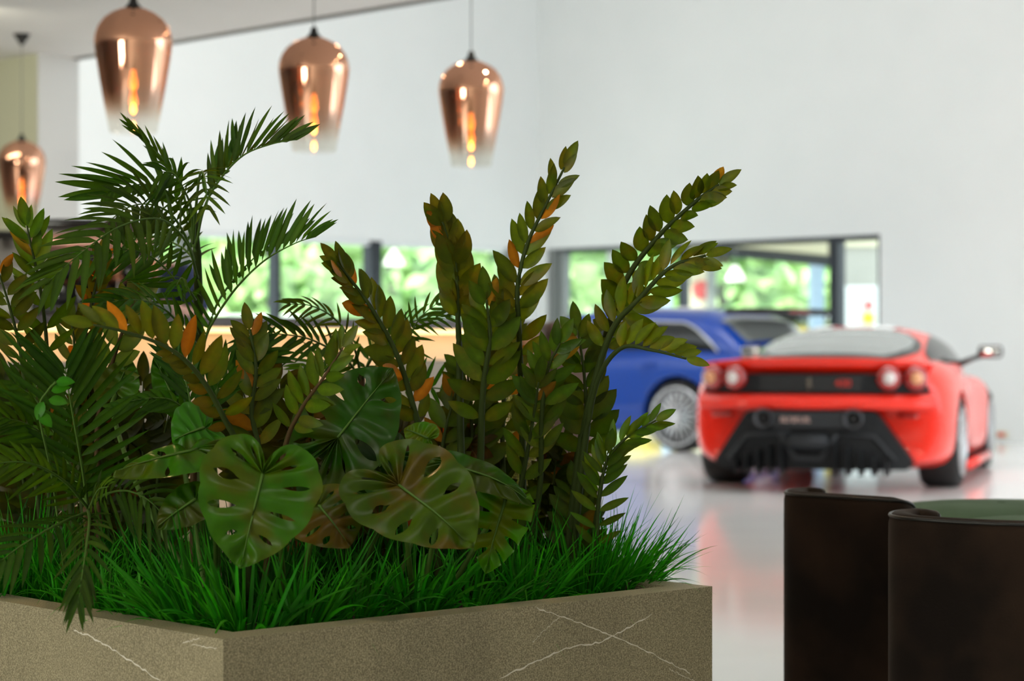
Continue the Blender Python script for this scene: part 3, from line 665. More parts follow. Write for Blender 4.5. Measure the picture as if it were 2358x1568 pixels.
mb = MB(); mb.box((0, -.85, 1.372), (.40, .01, .02), 0, .004); mb.build('brake_light', 'lamp_red', o, world=False)
for sx in (-1, 1):
    mb = MB(); mb.tube([(sx * .72, -.2, 1.40), (sx * .72, 1.2, 1.43)], .014, 6); mb.build('roof_rail', 'alloy', blue, world=False)
    mb = MB(); mb.box((sx * .76, -.72, .86), (.30, .12, .15), -sx * .35, .03); mb.build('tail_light', 'lamp_red', blue, world=False)
    mb = MB(); mb.box((sx * .97, 1.75, 1.02), (.22, .12, .14), 0, .05); mb.build('wing_mirror', 'black_gloss', blue, world=False)
    for y in (.35, 1.25): mb = MB(); mb.box((sx * .935, y, .86), (.03, .17, .025), 0, .01); mb.build('door_handle', 'paint_blue', blue, world=False)
for x, y in ((-.80, 0), (.80, 0), (-.80, 2.65), (.80, 2.65)): wheel(blue, x, y, .345, .295, .25, 10, 1 if x > 0 else -1, split=True)
# ---- yellow car beyond the glass
yel = thing('yellow_car', 'yellow car with a dark roof beyond the glazed opening', 'car', (P(1740, 0, 34).x, 34, -.05), math.radians(78))
S = [(-2.1, secb(.7, .55, .95, 1.05)), (-1.8, secb(.9, .45, 1.25, 1.35)), (-.8, secb(.95, .4, 1.40, 1.50)), (.8, secb(.95, .4, 1.38, 1.48)), (1.9, secb(.9, .45, 1.25, 1.30)), (2.3, secb(.7, .55, .95, 1.0))]
car_body(S, 'body', 'paint_yellow', yel, [(-1.3, .4, .42), (1.4, .4, .42)], lambda x, y: 0)
mb = MB(); mb.box((0, -.1, 1.60), (1.5, 2.3, .24), 0, .1); mb.build('cabin', 'car_glass', yel, world=False)
for x, y in ((-.78, -1.3), (.78, -1.3), (-.78, 1.4), (.78, 1.4)): wheel(yel, x, y, .36, .26, .25, 5, 1 if x > 0 else -1)
# ------------------------------------------------------------------ bar counter
B0 = Vector((-1.95, 6.95, 0)); BD = Vector((.676, .737, 0)); BN = Vector((.737, -.676, 0))    # front edge start, direction, towards the lounge
BL = 3.05
def bp(s, n=0.0, z=0.0): return B0 + BD * s + BN * n + Vector((0, 0, z))
t = thing('bar_counter', 'long bar counter with dark wooden top and warm light strip, behind the planter', 'counter', bp(BL / 2))
mb = MB(); mb.obox(bp(-2.2, -.30), bp(BL, -.30), .62, 1.10, 1.142); mb.build('countertop', 'counter_top', t, smooth=False, bevel=.004)
mb = MB(); mb.obox(bp(-2.2, -.36), bp(BL - .06, -.36), .50, .10, 1.10); mb.build('front_panel', 'counter_front', t, smooth=False)
mb = MB(); mb.obox(bp(-2.2, -.37), bp(BL - .1, -.37), .44, .0, .10); mb.build('plinth', 'dark_metal', t, smooth=False)
mb = MB(); mb.obox(bp(-2.2, -.045), bp(BL - .02, -.045), .06, 1.080, 1.099); o = mb.build('light_strip', 'led', t, smooth=False)
mb = MB(); mb.obox(bp(BL - .02, -.32), bp(BL + .10, -.32), .58, 0, 1.10); mb.build('end_panel', 'brown_leather', t, smooth=False, bevel=.02)
p = bp(.5, .02, 1.07); l = area('light_strip_light', p, p + Vector((0, 0, -1)) - BN * .55, 5.2, .05, 6, (1.0, .62, .24)); l.rotation_euler.z = 0
M_ = Matrix((BD, BN.cross(BD) * 0 + (Vector((0, 0, 1)).cross(BD)), Vector((0, 0, 1)))).transposed()
xax = BD; zax = (BN * .45 + Vector((0, 0, 1))).normalized(); yax = zax.cross(xax)      # lamp's +Z points away from where it shines
l.rotation_euler = Matrix((xax, yax, zax)).transposed().to_euler()
# dark brown upholstered bench end right of the counter
pc = P(1290, 1000, 9.8); t = thing('bench', 'tall dark brown upholstered bench end beside the right end of the bar counter', 'bench', (pc.x, 9.8, 0))
zt_ = P(0, 742, 9.8).z
mb = MB(); mb.box((P(1293, 0, 9.8).x, 9.8, zt_ / 2 + .06), (.24, .5, zt_ - .12), .15, .05); mb.build('backrest', 'brown_leather', t)
mb = MB(); mb.box((P(1293, 0, 9.8).x, 9.8, .06), (.2, .4, .12), .15); mb.build('base', 'dark_metal', t, smooth=False)
mb = MB(); mb.box((P(1340, 0, 9.7).x, 9.9, .40), (.16, .5, .56), .1, .05); o = mb.build('cushion', 'beige_fabric', t); o['label'] = 'beige cushion side'
# bar stools in front of the counter
def stool(px, D, zt_, wd, label, fab='beige_fabric'):
    X = (px - CX) / F * D; t = thing('bar_stool', label, 'stool', (X, D, 0), group='bar stools along the counter'); r = math.atan2(BD.y, BD.x)
    mb = MB(); rows = []
    for i in range(13):
        a = -1.1 + 2.2 * i / 12
        d = BD * math.sin(a) * wd / 2 / .89 + BN * (math.cos(a) - .45) * wd * .42
        h = zt_ - .045 * (abs(a) / 1.1) ** 6
        rows.append([Vector((X, D, 0)) + d * k + Vector((0, 0, z)) for k, z in ((1, zt_ - .36), (1.02, zt_ - .1), (1.01, h - .015), (.97, h), (.88, h - .005), (.84, h - .03), (.84, zt_ - .36))])
    idx = mb.grid(rows, closed=True); mb.f.append(tuple(reversed(idx[0]))); mb.f.append(tuple(idx[-1])); mb.build('backrest', fab, t)
    mb = MB(); mb.lathe([(.001, zt_ - .36), (wd * .42, zt_ - .36), (wd * .46, zt_ - .33), (wd * .44, zt_ - .29), (.001, zt_ - .28)], (X, D, 0), 24); mb.build('seat', fab, t)
    for a in (.78, 2.36, 3.93, 5.5):
        mb = MB(); mb.tube([(X + math.cos(a) * .14, D + math.sin(a) * .14, zt_ - .35), (X + math.cos(a) * .21, D + math.sin(a) * .21, 0)], .013, 6); mb.build('leg', 'dark_metal', t)
    mb = MB(); mb.tube([(X + math.cos(a) * .19, D + math.sin(a) * .19, .25) for a in [k * math.pi / 8 for k in range(17)]], .008, 6); mb.build('footrest', 'dark_metal', t)
stool(60, 6.35, .975, .40, 'beige bar stool at the left end of the counter, behind the tall green stems')
stool(618, 7.15, .975, .40, 'beige bar stool whose rounded back shows behind the middle of the planting')
stool(330, 6.7, .950, .40, 'beige bar stool hidden behind the palm trunk, left of the middle stool')
stool(985, 7.75, .972, .40, 'beige bar stool showing between the zz stems, right end of the counter')

# ------------------------------------------------------------------ pendants
def pendant(px, D, label, src=None):
    X = (px - CX) / F * D; zb = 1.865
    if src: return dup(src, loc=(X, D, zb), label=label)
    t = thing('pendant_lamp', label, 'lamp', (X, D, zb), group='copper glass pendants over the bar')
    H = .50; prof = [(.028, .492), (.05, .488), (.085, .472), (.115, .450), (.137, .42), (.149, .385), (.152, .355), (.150, .335), (.144, .29), (.134, .23), (.122, .16), (.109, .09), (.098, .03), (.092, .0)]
    mb = MB(); mb.lathe([(r, z) for r, z in prof], (0, 0, 0), 48); mb.f = [f for f in mb.f if len(f) == 4]; mb.build('shade', 'copper_glass', t, world=False)
    mb = MB(); mb.lathe([(.034, .488), (.030, .50), (.018, .512), (.013, .535), (.006, .54), (.001, .54)], (0, 0, 0), 24); mb.build('cap', 'black_matt', t, world=False)
    mb = MB(); mb.tube([(0, 0, .535), (0, 0, CZ - zb - .001)], .0028, 6); mb.build('cord', 'frame_grey', t, world=False)
    mb = MB(); mb.lathe([(.001, CZ - zb - .075), (.012, CZ - zb - .07), (.055, CZ - zb - .001)], (0, 0, 0), 24); mb.build('ceiling_cone', 'black_matt', t, world=False)
    mb = MB(); mb.lathe([(.018, .25), (.02, .31), (.012, .33), (.006, .49)], (0, 0, 0), 16); mb.build('lamp_holder', 'black_matt', t, world=False)
    mb = MB(); mb.lathe([(.001, .168), (.010, .172), (.017, .19), (.016, .21), (.010, .235), (.008, .25)], (0, 0, 0), 16); mb.build('bulb', 'bulb', t, world=False)
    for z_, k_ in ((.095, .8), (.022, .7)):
        mb = MB(); mb.lathe([(.001, z_ - .026 * k_), (.012 * k_, z_ - .014 * k_), (.014 * k_, z_), (.010 * k_, z_ + .02 * k_), (.001, z_ + .03 * k_)], (0, 0, 0), 14); mb.build('bulb_reflection', 'bulb', t, world=False)  # glowing beads standing in for the bulb's reflections in the glass
    mb = MB(); mb.tube([(0, 0, .0), (0, 0, .18)], .0015, 4); mb.build('reflection_wire', 'chrome', t, world=False)  # added wire joining the reflection beads
    return t
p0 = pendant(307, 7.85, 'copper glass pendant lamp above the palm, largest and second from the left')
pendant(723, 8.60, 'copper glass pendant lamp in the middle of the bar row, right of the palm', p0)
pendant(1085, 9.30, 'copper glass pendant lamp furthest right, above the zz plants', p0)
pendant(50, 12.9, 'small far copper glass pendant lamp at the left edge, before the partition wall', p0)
# recessed spotlights in the lounge ceiling
SN = ['first', 'second', 'third', 'fourth', 'fifth', 'sixth', 'seventh', 'eighth']
for i in range(8):
    q = pl(3.4 + i * 1.2, -1.2); t = thing('ceiling_spot', 'round recessed spotlight in the lounge ceiling, %s counted from the partition wall' % SN[i], 'lamp', (q.x, q.y, CZ - .01), group='recessed spotlights along the ceiling edge')
    mb = MB(); mb.lathe([(.075, .008), (.075, -.004), (.058, -.004), (.055, .008)], (q.x, q.y, CZ - .01), 20); mb.build('ring', 'white_gloss', t)
    mb = MB(); mb.lathe([(.001, .004), (.055, .004)], (q.x, q.y, CZ - .01), 20); mb.build('diffuser', 'downlight', t)
    dd = bpy.data.lights.new('ceiling_spot_light', 'SPOT'); dd.energy = 12; dd.color = (1, .86, .62); dd.spot_size = math.radians(150); dd.spot_blend = .8; dd.shadow_soft_size = .035
    oo = bpy.data.objects.new('ceiling_spot_light', dd); COL.objects.link(oo); oo.location = (q.x, q.y, CZ - .05); oo.rotation_euler = (math.radians(25), 0, 0)
def spot(x, y, tx, ty, tz, e, col, ang=50, r=.05):
    d = bpy.data.lights.new('spot_light', 'SPOT'); d.energy = e; d.color = col; d.spot_size = math.radians(ang); d.spot_blend = .6; d.shadow_soft_size = r
    o = bpy.data.objects.new('spot_light', d); COL.objects.link(o); o.location = (x, y, CZ - .06); o.rotation_euler = (Vector((tx, ty, tz)) - Vector(o.location)).to_track_quat('-Z', 'Y').to_euler()
spot(-.2, 2.1, -.35, 3.1, .6, 55, (1.0, .92, .75))
spot(.75, 2.5, .3, 3.6, .7, 40, (1.0, .93, .78))
spot(-1.6, 5.6, -.4, 3.6, .8, 90, (1.0, .60, .25))
spot(.1, 5.9, .0, 3.7, .8, 38, (1.0, .62, .28))

# ------------------------------------------------------------------ coffee machine, back bar, barista
def rb(c, size, name, m, par, rot=0, bev=.01): b2 = MB(); b2.box(c, size, rot, bev); return b2.build(name, m, par)
r_ = math.atan2(BD.y, BD.x)
D = 8.0
def q(px, py, D_=D): return P(px, py, D_)
tt = 1.142
cm = thing('espresso_machine', 'black espresso machine with copper ringed group heads on the bar counter', 'coffee machine', q(250, 720))
a = q(228, 600); mb = MB(); mb.box((a.x, D + .14, tt + .16), (.42, .22, .32), 0, .02); mb.build('body', 'black_gloss', cm)
z0 = q(0, 560).z; mb = MB(); mb.box((q(215, 0).x, D + .08, z0), (.46, .40, .07), 0, .03); mb.build('top_cover', 'copper_rose', cm)
mb = MB(); mb.box((q(240, 0).x, D - .02, tt + .03), (.50, .34, .05), 0, .012); mb.build('drip_tray', 'dark_metal', cm)
for px, in ((175,), (262,), (318,)):
    c = q(px, 628); mb = MB(); mb.lathe([(.001, -.10), (.045, -.10), (.058, -.09), (.062, -.02), (.062, .10)], (c.x, D - .06, c.z), 28, 'Y'); o = mb.build('group_head', 'copper', cm)
    mb = MB(); mb.lathe([(.062, -.075), (.066, -.07), (.066, -.045), (.062, -.04)], (c.x, D - .06, c.z), 28, 'Y'); mb.build('band', 'chrome', o)
    mb = MB(); mb.lathe([(.001, -.108), (.03, -.108), (.036, -.10)], (c.x, D - .06, c.z), 24, 'Y'); mb.build('dial', 'black_gloss', o)
    mb = MB(); mb.tube([(c.x, D - .1, c.z - .05), (c.x, D - .1, c.z - .1), (c.x - .02, D - .24, c.z - .12)], [.03, .03, .012], 10); mb.build('portafilter', 'black_matt', o)
for px in (150, 290, 358):
    c = q(px, 640); mb = MB(); mb.tube([(c.x, D - .14, c.z + .02), (c.x, D - .17, c.z - .06), (c.x + .02, D - .17, tt + .02)], .006, 6); mb.build('steam_wand', 'chrome', cm)
c = q(330, 625); mb = MB(); mb.tube([(q(300, 0).x, D, c.z), (q(362, 0).x, D, c.z)], .048, 20); mb.build('boiler', 'copper', cm)
gr = thing('coffee_grinder', 'beige coffee grinder with a black lid left of the espresso machine', 'grinder', q(160, 720, 8.4))
a = q(165, 0, 8.4); zt1 = q(0, 508, 8.4).z
rb((a.x, 8.4, (tt + zt1) / 2 - .02), (.20, .24, zt1 - tt - .06), 'body', 'machine_beige', gr, 0, .03)
rb((a.x, 8.4, zt1 - .018), (.24, .26, .035), 'lid', 'black_gloss', gr, 0, .012)
rb((a.x, 8.26, tt + .22), (.07, .1, .06), 'chute', 'black_matt', gr, 0, .012)
rb((a.x, 8.27, tt + .01), (.14, .12, .02), 'tray', 'dark_metal', gr, 0, .005)
# shelf unit behind with cups
sh = thing('back_bar_shelf', 'beige back bar shelf unit with dark top rail at the left edge, behind the stems', 'shelf', (q(40, 0, 10.5).x, 10.5, 0))
a = q(20, 0, 10.5).x
rb((a, 10.5, .45), (1.1, .4, .9), 'cabinet', 'dark_metal', sh, 0, .01)
for py, m_ in ((541, 'black_matt'), (655, 'counter_top')):
    z_ = q(0, py, 10.5).z; rb((a, 10.5, z_), (1.0, .34, .025), 'shelf_board', m_, sh, 0, .004)
rb((a, 10.66, 1.25), (1.0, .02, .72), 'back_panel', 'machine_beige', sh, 0, .004)
for dx in (-.1, .14): rb((a + dx, 10.44, q(0, 557, 10.5).z), (.045, .05, .07), 'bracket', 'black_matt', sh, 0, .006)
cupL = ['leftmost', 'second', 'third', 'fourth', 'fifth']
c0 = None
for i, px in enumerate((15, 45, 80, 100)):
    z_ = q(0, 655, 10.5).z + .013; loc = (q(px, 0, 10.5).x, 10.42, z_)
    lab = 'white cup on the back bar shelf, %s of its row' % cupL[i]
    if c0 is None:
        c0 = thing('cup', lab, 'cup', loc, group='white cups on the back bar shelf'); mb = MB(); mb.lathe([(.001, 0), (.022, 0), (.036, .045), (.038, .07), (.034, .07), (.02, .01), (.001, .01)], loc, 20); mb.build('bowl', 'cup_white', c0)
        mb = MB(); mb.tube([Vector(loc) + Vector((.034 + .02 * math.sin(k * .6), 0, .02 + .035 * k / 5)) for k in range(6)], .004, 6); mb.build('handle', 'cup_white', c0)
    else: dup(c0, loc=loc, label=lab)
for i, px in enumerate((25, 110)):
    z_ = tt; loc = q(px, 0, 8.2); loc = Vector((loc.x, 8.2 - .3 * i, tt))
    t = thing('milk_jug', ['white jug on the counter at the left edge', 'white jug on the counter left of the espresso machine'][i], 'jug', loc, group='jugs on the bar counter')
    mb = MB(); mb.lathe([(.001, 0), (.05, 0), (.055, .03), (.045, .09), (.04, .11), (.036, .11), (.04, .03), (.001, .02)], loc, 20); mb.build('body', 'cup_white', t)
    mb = MB(); mb.tube([loc + Vector((.045 + .03 * math.sin(k * .6), 0, .02 + .075 * k / 5)) for k in range(6)], .005, 6); mb.build('handle', 'cup_white', t)
# barista
def skinmesh(name, m, par, chain, edges, root=0, sub=2):
    me = bpy.data.meshes.new(name); me.from_pydata([c[:3] for c in chain], edges, []); me.update(); me.materials.append(MAT[m])
    o = bpy.data.objects.new(name, me); COL.objects.link(o); o.parent = par; o.matrix_parent_inverse = world_of(par).inverted()
    o.modifiers.new('skin', 'SKIN'); s2 = o.modifiers.new('sub', 'SUBSURF'); s2.levels = sub; s2.render_levels = sub
    for i, c in enumerate(chain):
        k = me.skin_vertices[0].data[i]; k.radius = (c[3], c[4] if len(c) > 4 else c[3]); k.use_root = (i == root)
    ev(o)
    for p_ in o.data.polygons: p_.use_smooth = True
    if not o.data.materials: o.data.materials.append(MAT[m])
    return o
DP = 8.75
hx, hz = P(272, 0, DP).x, P(0, 562, DP).z
pr = thing('person', 'person in a navy shirt leaning over the counter behind the espresso machine', 'person', (hx + .12, DP + .1, 0))
sx_ = hx + .12
ch = [(sx_ + .06, DP + .14, .92, .14, .11), (sx_ + .05, DP + .12, 1.10, .13, .10), (sx_ + .02, DP + .08, 1.30, .15, .10), (hx + .06, DP + .04, 1.40, .055), (hx + .02, DP, hz - .09, .055), (hx, DP - .01, hz - .02, .082, .09), (hx - .005, DP - .01, hz + .05, .075, .085),
      (sx_ + .17, DP + .04, 1.335, .055), (sx_ + .25, DP - .05, 1.14, .045), (sx_ + .12, DP - .22, 1.19, .036), (sx_ + .02, DP - .28, 1.20, .028),
      (sx_ - .15, DP + .04, 1.32, .055), (sx_ - .22, DP - .04, 1.14, .045), (sx_ - .16, DP - .20, 1.18, .036), (sx_ - .10, DP - .27, 1.20, .028),
      (sx_ + .14, DP + .14, .85, .10), (sx_ + .14, DP + .12, .48, .07), (sx_ + .14, DP + .16, .09, .05), (sx_ + .14, DP + .03, .04, .045),
      (sx_ - .03, DP + .16, .85, .10), (sx_ - .04, DP + .18, .48, .07), (sx_ - .04, DP + .22, .09, .05), (sx_ - .04, DP + .09, .04, .045)]
ed = [(0, 1), (1, 2), (2, 3), (3, 4), (4, 5), (5, 6), (2, 7), (7, 8), (8, 9), (9, 10), (2, 11), (11, 12), (12, 13), (13, 14), (0, 15), (15, 16), (16, 17), (17, 18), (0, 19), (19, 20), (20, 21), (21, 22)]
bd = skinmesh('body', 'skin', pr, ch, ed)
G = 1.14
sc = [(c[0], c[1], c[2], c[3] * G + .008, (c[4] if len(c) > 4 else c[3]) * G + .008) for c in (ch[0], ch[1], ch[2], ch[7], ch[8], ch[11], ch[12])]
e2 = [(0, 1), (1, 2), (2, 3), (3, 4), (2, 5), (5, 6)]
skinmesh('shirt', 'navy_cloth', pr, sc, e2)
sc = [(c[0], c[1], c[2], c[3] * G + .006, (c[4] if len(c) > 4 else c[3]) * G + .006) for c in (ch[0], ch[15], ch[16], ch[17], ch[19], ch[20], ch[21])]
skinmesh('trousers', 'black_matt', pr, sc, [(0, 1), (1, 2), (2, 3), (0, 4), (4, 5), (5, 6)])
mb = MB(); mb.lathe([(.088, .02), (.094, .05), (.086, .09), (.06, .118), (.001, .13)], (hx, DP + .01, hz - .01), 20); mb.build('hair', 'hair_brown', pr)
for sgn, k in ((1, 10), (-1, 14)):
    c = Vector(ch[k][:3])
    for f_ in range(5):
        d = Vector((-.04 * sgn + .018 * (f_ - 2) , -.06 if f_ else -.02, -.012)); b0 = c + Vector((.012 * (f_ - 2), -.015, 0)) if f_ else c + Vector((-sgn * .025, 0, 0))
        mb = MB(); mb.tube(crv([b0, b0 + d * .5 + Vector((0, 0, .006)), b0 + d + Vector((0, 0, -.018))], 6), [.0085, .0085, .008, .008, .0075, .007, .005], 6); mb.build('finger', 'skin', pr)
for sgn in (-1, 1):
    mb = MB(); mb.lathe([(.001, -.008), (.009, -.004), (.010, .002)], (hx + sgn * .03, DP - .088, hz + .012), 10, 'Y'); mb.build('eye', 'black_gloss', pr)
    mb = MB(); mb.lathe([(.001, -.012), (.022, -.008), (.028, .0), (.02, .01), (.001, .012)], (hx + sgn * .084, DP + .0, hz), 12, 'X'); mb.build('ear', 'skin', pr)
mb = MB(); mb.tube([(hx, DP - .085, hz + .02), (hx, DP - .112, hz - .012), (hx, DP - .092, hz - .022)], [.008, .015, .008], 8); mb.build('nose', 'skin', pr)
mb = MB(); mb.tube([(hx - .024, DP - .082, hz - .048), (hx, DP - .09, hz - .05), (hx + .024, DP - .082, hz - .048)], [.003, .006, .003], 6); mb.build('mouth', 'lamp_red', pr)

# ------------------------------------------------------------------ velvet tub chairs
def shell(path, zt_, zb_, th, t, sgn=1):
    pts = crv(path, 60); rows = []; n = len(pts)
    for i, p_ in enumerate(pts):
        d = (pts[min(i + 1, n - 1)] - pts[max(i - 1, 0)]).normalized(); s = Vector((d.y, -d.x, 0)) * sgn
        e = min(i, n - 1 - i); z_ = zt_ + p_.z - (.028 if e == 0 else .010 if e == 1 else .003 if e == 2 else 0); q_ = Vector((p_.x, p_.y, 0)); k = .35 if e == 0 else .8 if e == 1 else 1
        rows.append([q_ + s * a * k + Vector((0, 0, z)) for a, z in ((th * .42, zb_), (th * .5, zb_ + .1), (th * .5, z_ - .05), (th * .49, z_ - .02), (th * .44, z_ - .006), (th * .33, z_), (0, z_ + .002), (-th * .33, z_), (-th * .44, z_ - .008), (-th * .5, z_ - .03), (-th * .5, zb_))])
    b2 = MB(); idx = b2.grid(rows, closed=True); b2.f.append(tuple(reversed(idx[0]))); b2.f.append(tuple(idx[-1]))
    o = b2.build('backrest', 'brown_velvet', t)
    b2 = MB(); b2.tube([r[4] + Vector((0, 0, .002)) for r in rows[1:-1]], .0035, 6); b2.build('piping', 'dark_metal', o)
    return o
def pp2(L): return [((x - CX) / F * D_, D_, dz) for x, D_, dz in L]
ca = thing('tub_chair', 'dark brown velvet tub chair standing behind the nearer one, left', 'chair', P(1960, 0, 4.5) * 1.0, group='brown velvet tub chairs'); ca.location.z = 0
A = pp2([(1885, 4.47, 0), (1862, 4.51, 0), (1838, 4.48, 0), (1832, 4.41, 0), (1860, 4.36, 0), (1950, 4.29, 0), (2030, 4.23, 0), (2065, 4.22, -.003), (2082, 4.27, -.02), (2080, 4.40, -.05)])
ca.location = Vector((0, 0, 0)) + Vector(((1960 - CX) / F * 4.45, 4.45, 0))
shell(A, .702, .14, .05, ca)
rb(((1985 - CX) / F * 4.62, 4.50, .36), (.22, .30, .16), 'seat', 'green_velvet', ca, -.1, .05)
for dx, dy in ((-.08, -.13), (.08, -.15), (-.08, .12), (.08, .12)):
    mb = MB(); c = ca.location; mb.tube([(c.x + dx, c.y + dy + .05, .29), (c.x + dx, c.y + dy + .05, 0)], [.02, .014], 8); mb.build('leg', 'dark_metal', ca)
cb = thing('tub_chair', 'dark brown velvet tub chair nearest the camera at the right edge', 'chair', ((2350 - CX) / F * 3.9, 3.95, 0), group='brown velvet tub chairs')
Bp = pp2([(2150, 3.86, -.004), (2118, 3.90, 0), (2085, 3.87, 0), (2078, 3.80, .0), (2120, 3.75, -.001), (2240, 3.70, -.003), (2380, 3.66, -.003), (2560, 3.66, 0), (2680, 3.78, 0), (2720, 3.98, 0), (2700, 4.2, 0)])
shell(Bp, .703, .14, .05, cb)
rb(((2400 - CX) / F * 3.95, 3.99, .36), (.40, .40, .16), 'seat', 'green_velvet', cb, -.1, .05)
for dx, dy in ((-.13, -.13), (.16, -.15), (-.13, .15), (.16, .15)):
    mb = MB(); c = cb.location; mb.tube([(c.x + dx, c.y + dy + .03, .29), (c.x + dx, c.y + dy + .03, 0)], [.02, .014], 8); mb.build('leg', 'dark_metal', cb)
pf = thing('pouf', 'green velvet quilted pouf behind the two brown tub chairs', 'pouf', (P(2330, 0, 4.75).x, 4.75, 0))
def cushion(cx, cy, zc_, rx, ry, h, name):
    rows = []
    for i in range(13):
        a = -math.pi / 2 + math.pi * i / 12; c = max(.001, math.cos(a)) ** .5; s = math.copysign(abs(math.sin(a)) ** .8, a)
        rows.append([Vector((cx + rx * c * math.copysign(abs(math.cos(b_)) ** .8, math.cos(b_)), cy + ry * c * math.copysign(abs(math.sin(b_)) ** .8, math.sin(b_)), zc_ + h * s)) for b_ in [2 * math.pi * k / 40 for k in range(40)]])
    m_ = MB(); m_.grid(rows, closed=True); return m_.build(name, 'green_velvet', pf)
cushion(P(2330, 0, 4.75).x, 4.85, .55, .33, .28, .093, 'cushion')
cushion(P(2430, 0, 4.4).x, 4.44, .58, .24, .14, .062, 'cushion')
mb = MB(); mb.lathe([(.24, .09), (.26, .12), (.26, .44), (.22, .48)], (P(2345, 0, 4.75).x, 4.82, 0), 32); mb.build('base', 'brown_velvet', pf)
mb = MB(); mb.lathe([(.2, .0), (.2, .09)], (P(2345, 0, 4.75).x, 4.82, 0), 32); mb.build('plinth', 'dark_metal', pf)
# ------------------------------------------------------------------ planter
ZR = .60
def rim(px, py): D_ = (CH - ZR) * F / (py - HY); return Vector(((px - CX) / F * D_, D_, 0))
PA, PB = rim(514, 1472), rim(1640, 1350)
LD = (rim(0, 1383) - PA).normalized()                       # along the left face
AB = PB - PA; LL = 2.3
RD = (rim(1490, 1333) - PB).normalized()
RD = (RD * .6 + LD * .4).normalized()
PC, PD = PB + RD * LL, PA + LD * LL
pt_ = thing('planter', 'long grey-brown stone planter box with thin white veins, filled with plants', 'planter', (PA + PB + PC + PD) / 4)
def inset(d):
    P4 = [PA, PB, PC, PD]; c = sum(P4, Vector()) / 4; out = []
    for i in range(4):
        a, b_, c2 = P4[i - 1], P4[i], P4[(i + 1) % 4]; e1 = (b_ - a).normalized(); e2 = (c2 - b_).normalized()
        n1 = Vector((-e1.y, e1.x, 0)); n2 = Vector((-e2.y, e2.x, 0)); k = (n1 + n2); k = k / (k.dot(n1)); out.append(b_ + k * d)
    return out
O4, I4 = inset(0), inset(.055)
for i, nm in enumerate(('panel', 'panel', 'panel', 'panel')):
    j = (i + 1) % 4; mb = MB(); a, b_, c, d = O4[i], O4[j], I4[j], I4[i]
    pr_ = [a, b_, c, d]; mb.prism([(v.x, v.y) for v in pr_], .06, ZR); o = mb.build('panel', 'planter_stone', pt_, smooth=False)
    if i == 0: front = o
    if i == 3: leftp = o
mb = MB(); mb.prism([(v.x, v.y) for v in inset(.05)], 0, .06); mb.build('plinth', 'dark_metal', pt_, smooth=False)
mb = MB(); I5 = inset(.056); nn = 26; rows = []
for i in range(nn + 1):
    r = []
    for j in range(nn + 1):
        a = I5[0].lerp(I5[1], j / nn); b_ = I5[3].lerp(I5[2], j / nn); p_ = a.lerp(b_, i / nn); edge = min(i, j, nn - i, nn - j) > 0
        r.append(Vector((p_.x, p_.y, ZR - .055 + (rnd(-.012, .018) if edge else 0))))
    rows.append(r)
mb.grid(rows); so = mb.build('soil', 'soil', pt_); so['kind'] = 'stuff'
# pale veins of the stone, on the two visible faces
def vein(pts, a, n, par, w_=.0013):
    def at(px, py):      # pixel on the vertical face through a with direction n
        k = (px - CX) / F; t_ = (k * a.y - a.x) / (n.x - k * n.y); q_ = a + n * t_; return Vector((q_.x, q_.y, CH - (py - HY) * q_.y / F))
    nr = Vector((n.y, -n.x, 0)); nr = nr if nr.y < 0 else -nr; L_ = crv([at(*p_) for p_ in pts], len(pts) * 7); m_ = MB()
    for i, p_ in enumerate(L_): p_.z += rnd(-.0018, .0018)
    rows = []
    for i, p_ in enumerate(L_):
        w2 = w_ * rnd(.4, 1.2) * (.3 if i in (0, len(L_) - 1) else 1)
        rows.append([p_ + nr * .0004 + Vector((0, 0, w2)), p_ + nr * .0004 - Vector((0, 0, w2))])
    m_.grid(rows, flip=True); o = m_.build('stone_vein', 'vein_white', par); o['label'] = 'thin pale vein in the stone'
ABn = AB.normalized()
vein([(1150, 1562), (1230, 1525), (1310, 1492), (1380, 1478), (1440, 1448), (1500, 1415)], PA, ABn, front)
vein([(1235, 1400), (1300, 1422), (1360, 1445), (1420, 1470), (1480, 1495), (1540, 1525), (1590, 1550)], PA, ABn, front, .0011)
vein([(1225, 1480), (1260, 1445), (1290, 1420)], PA, ABn, front, .0006)
vein([(1540, 1540), (1570, 1555), (1600, 1568)], PA, ABn, front, .0007)
vein([(170, 1452), (200, 1462), (235, 1480), (270, 1502), (320, 1535), (370, 1568)], PA, LD, leftp)
vein([(420, 1480), (460, 1470)], PA, LD, leftp, .0006); vein([(440, 1485), (500, 1492)], PA, LD, leftp, .0006)

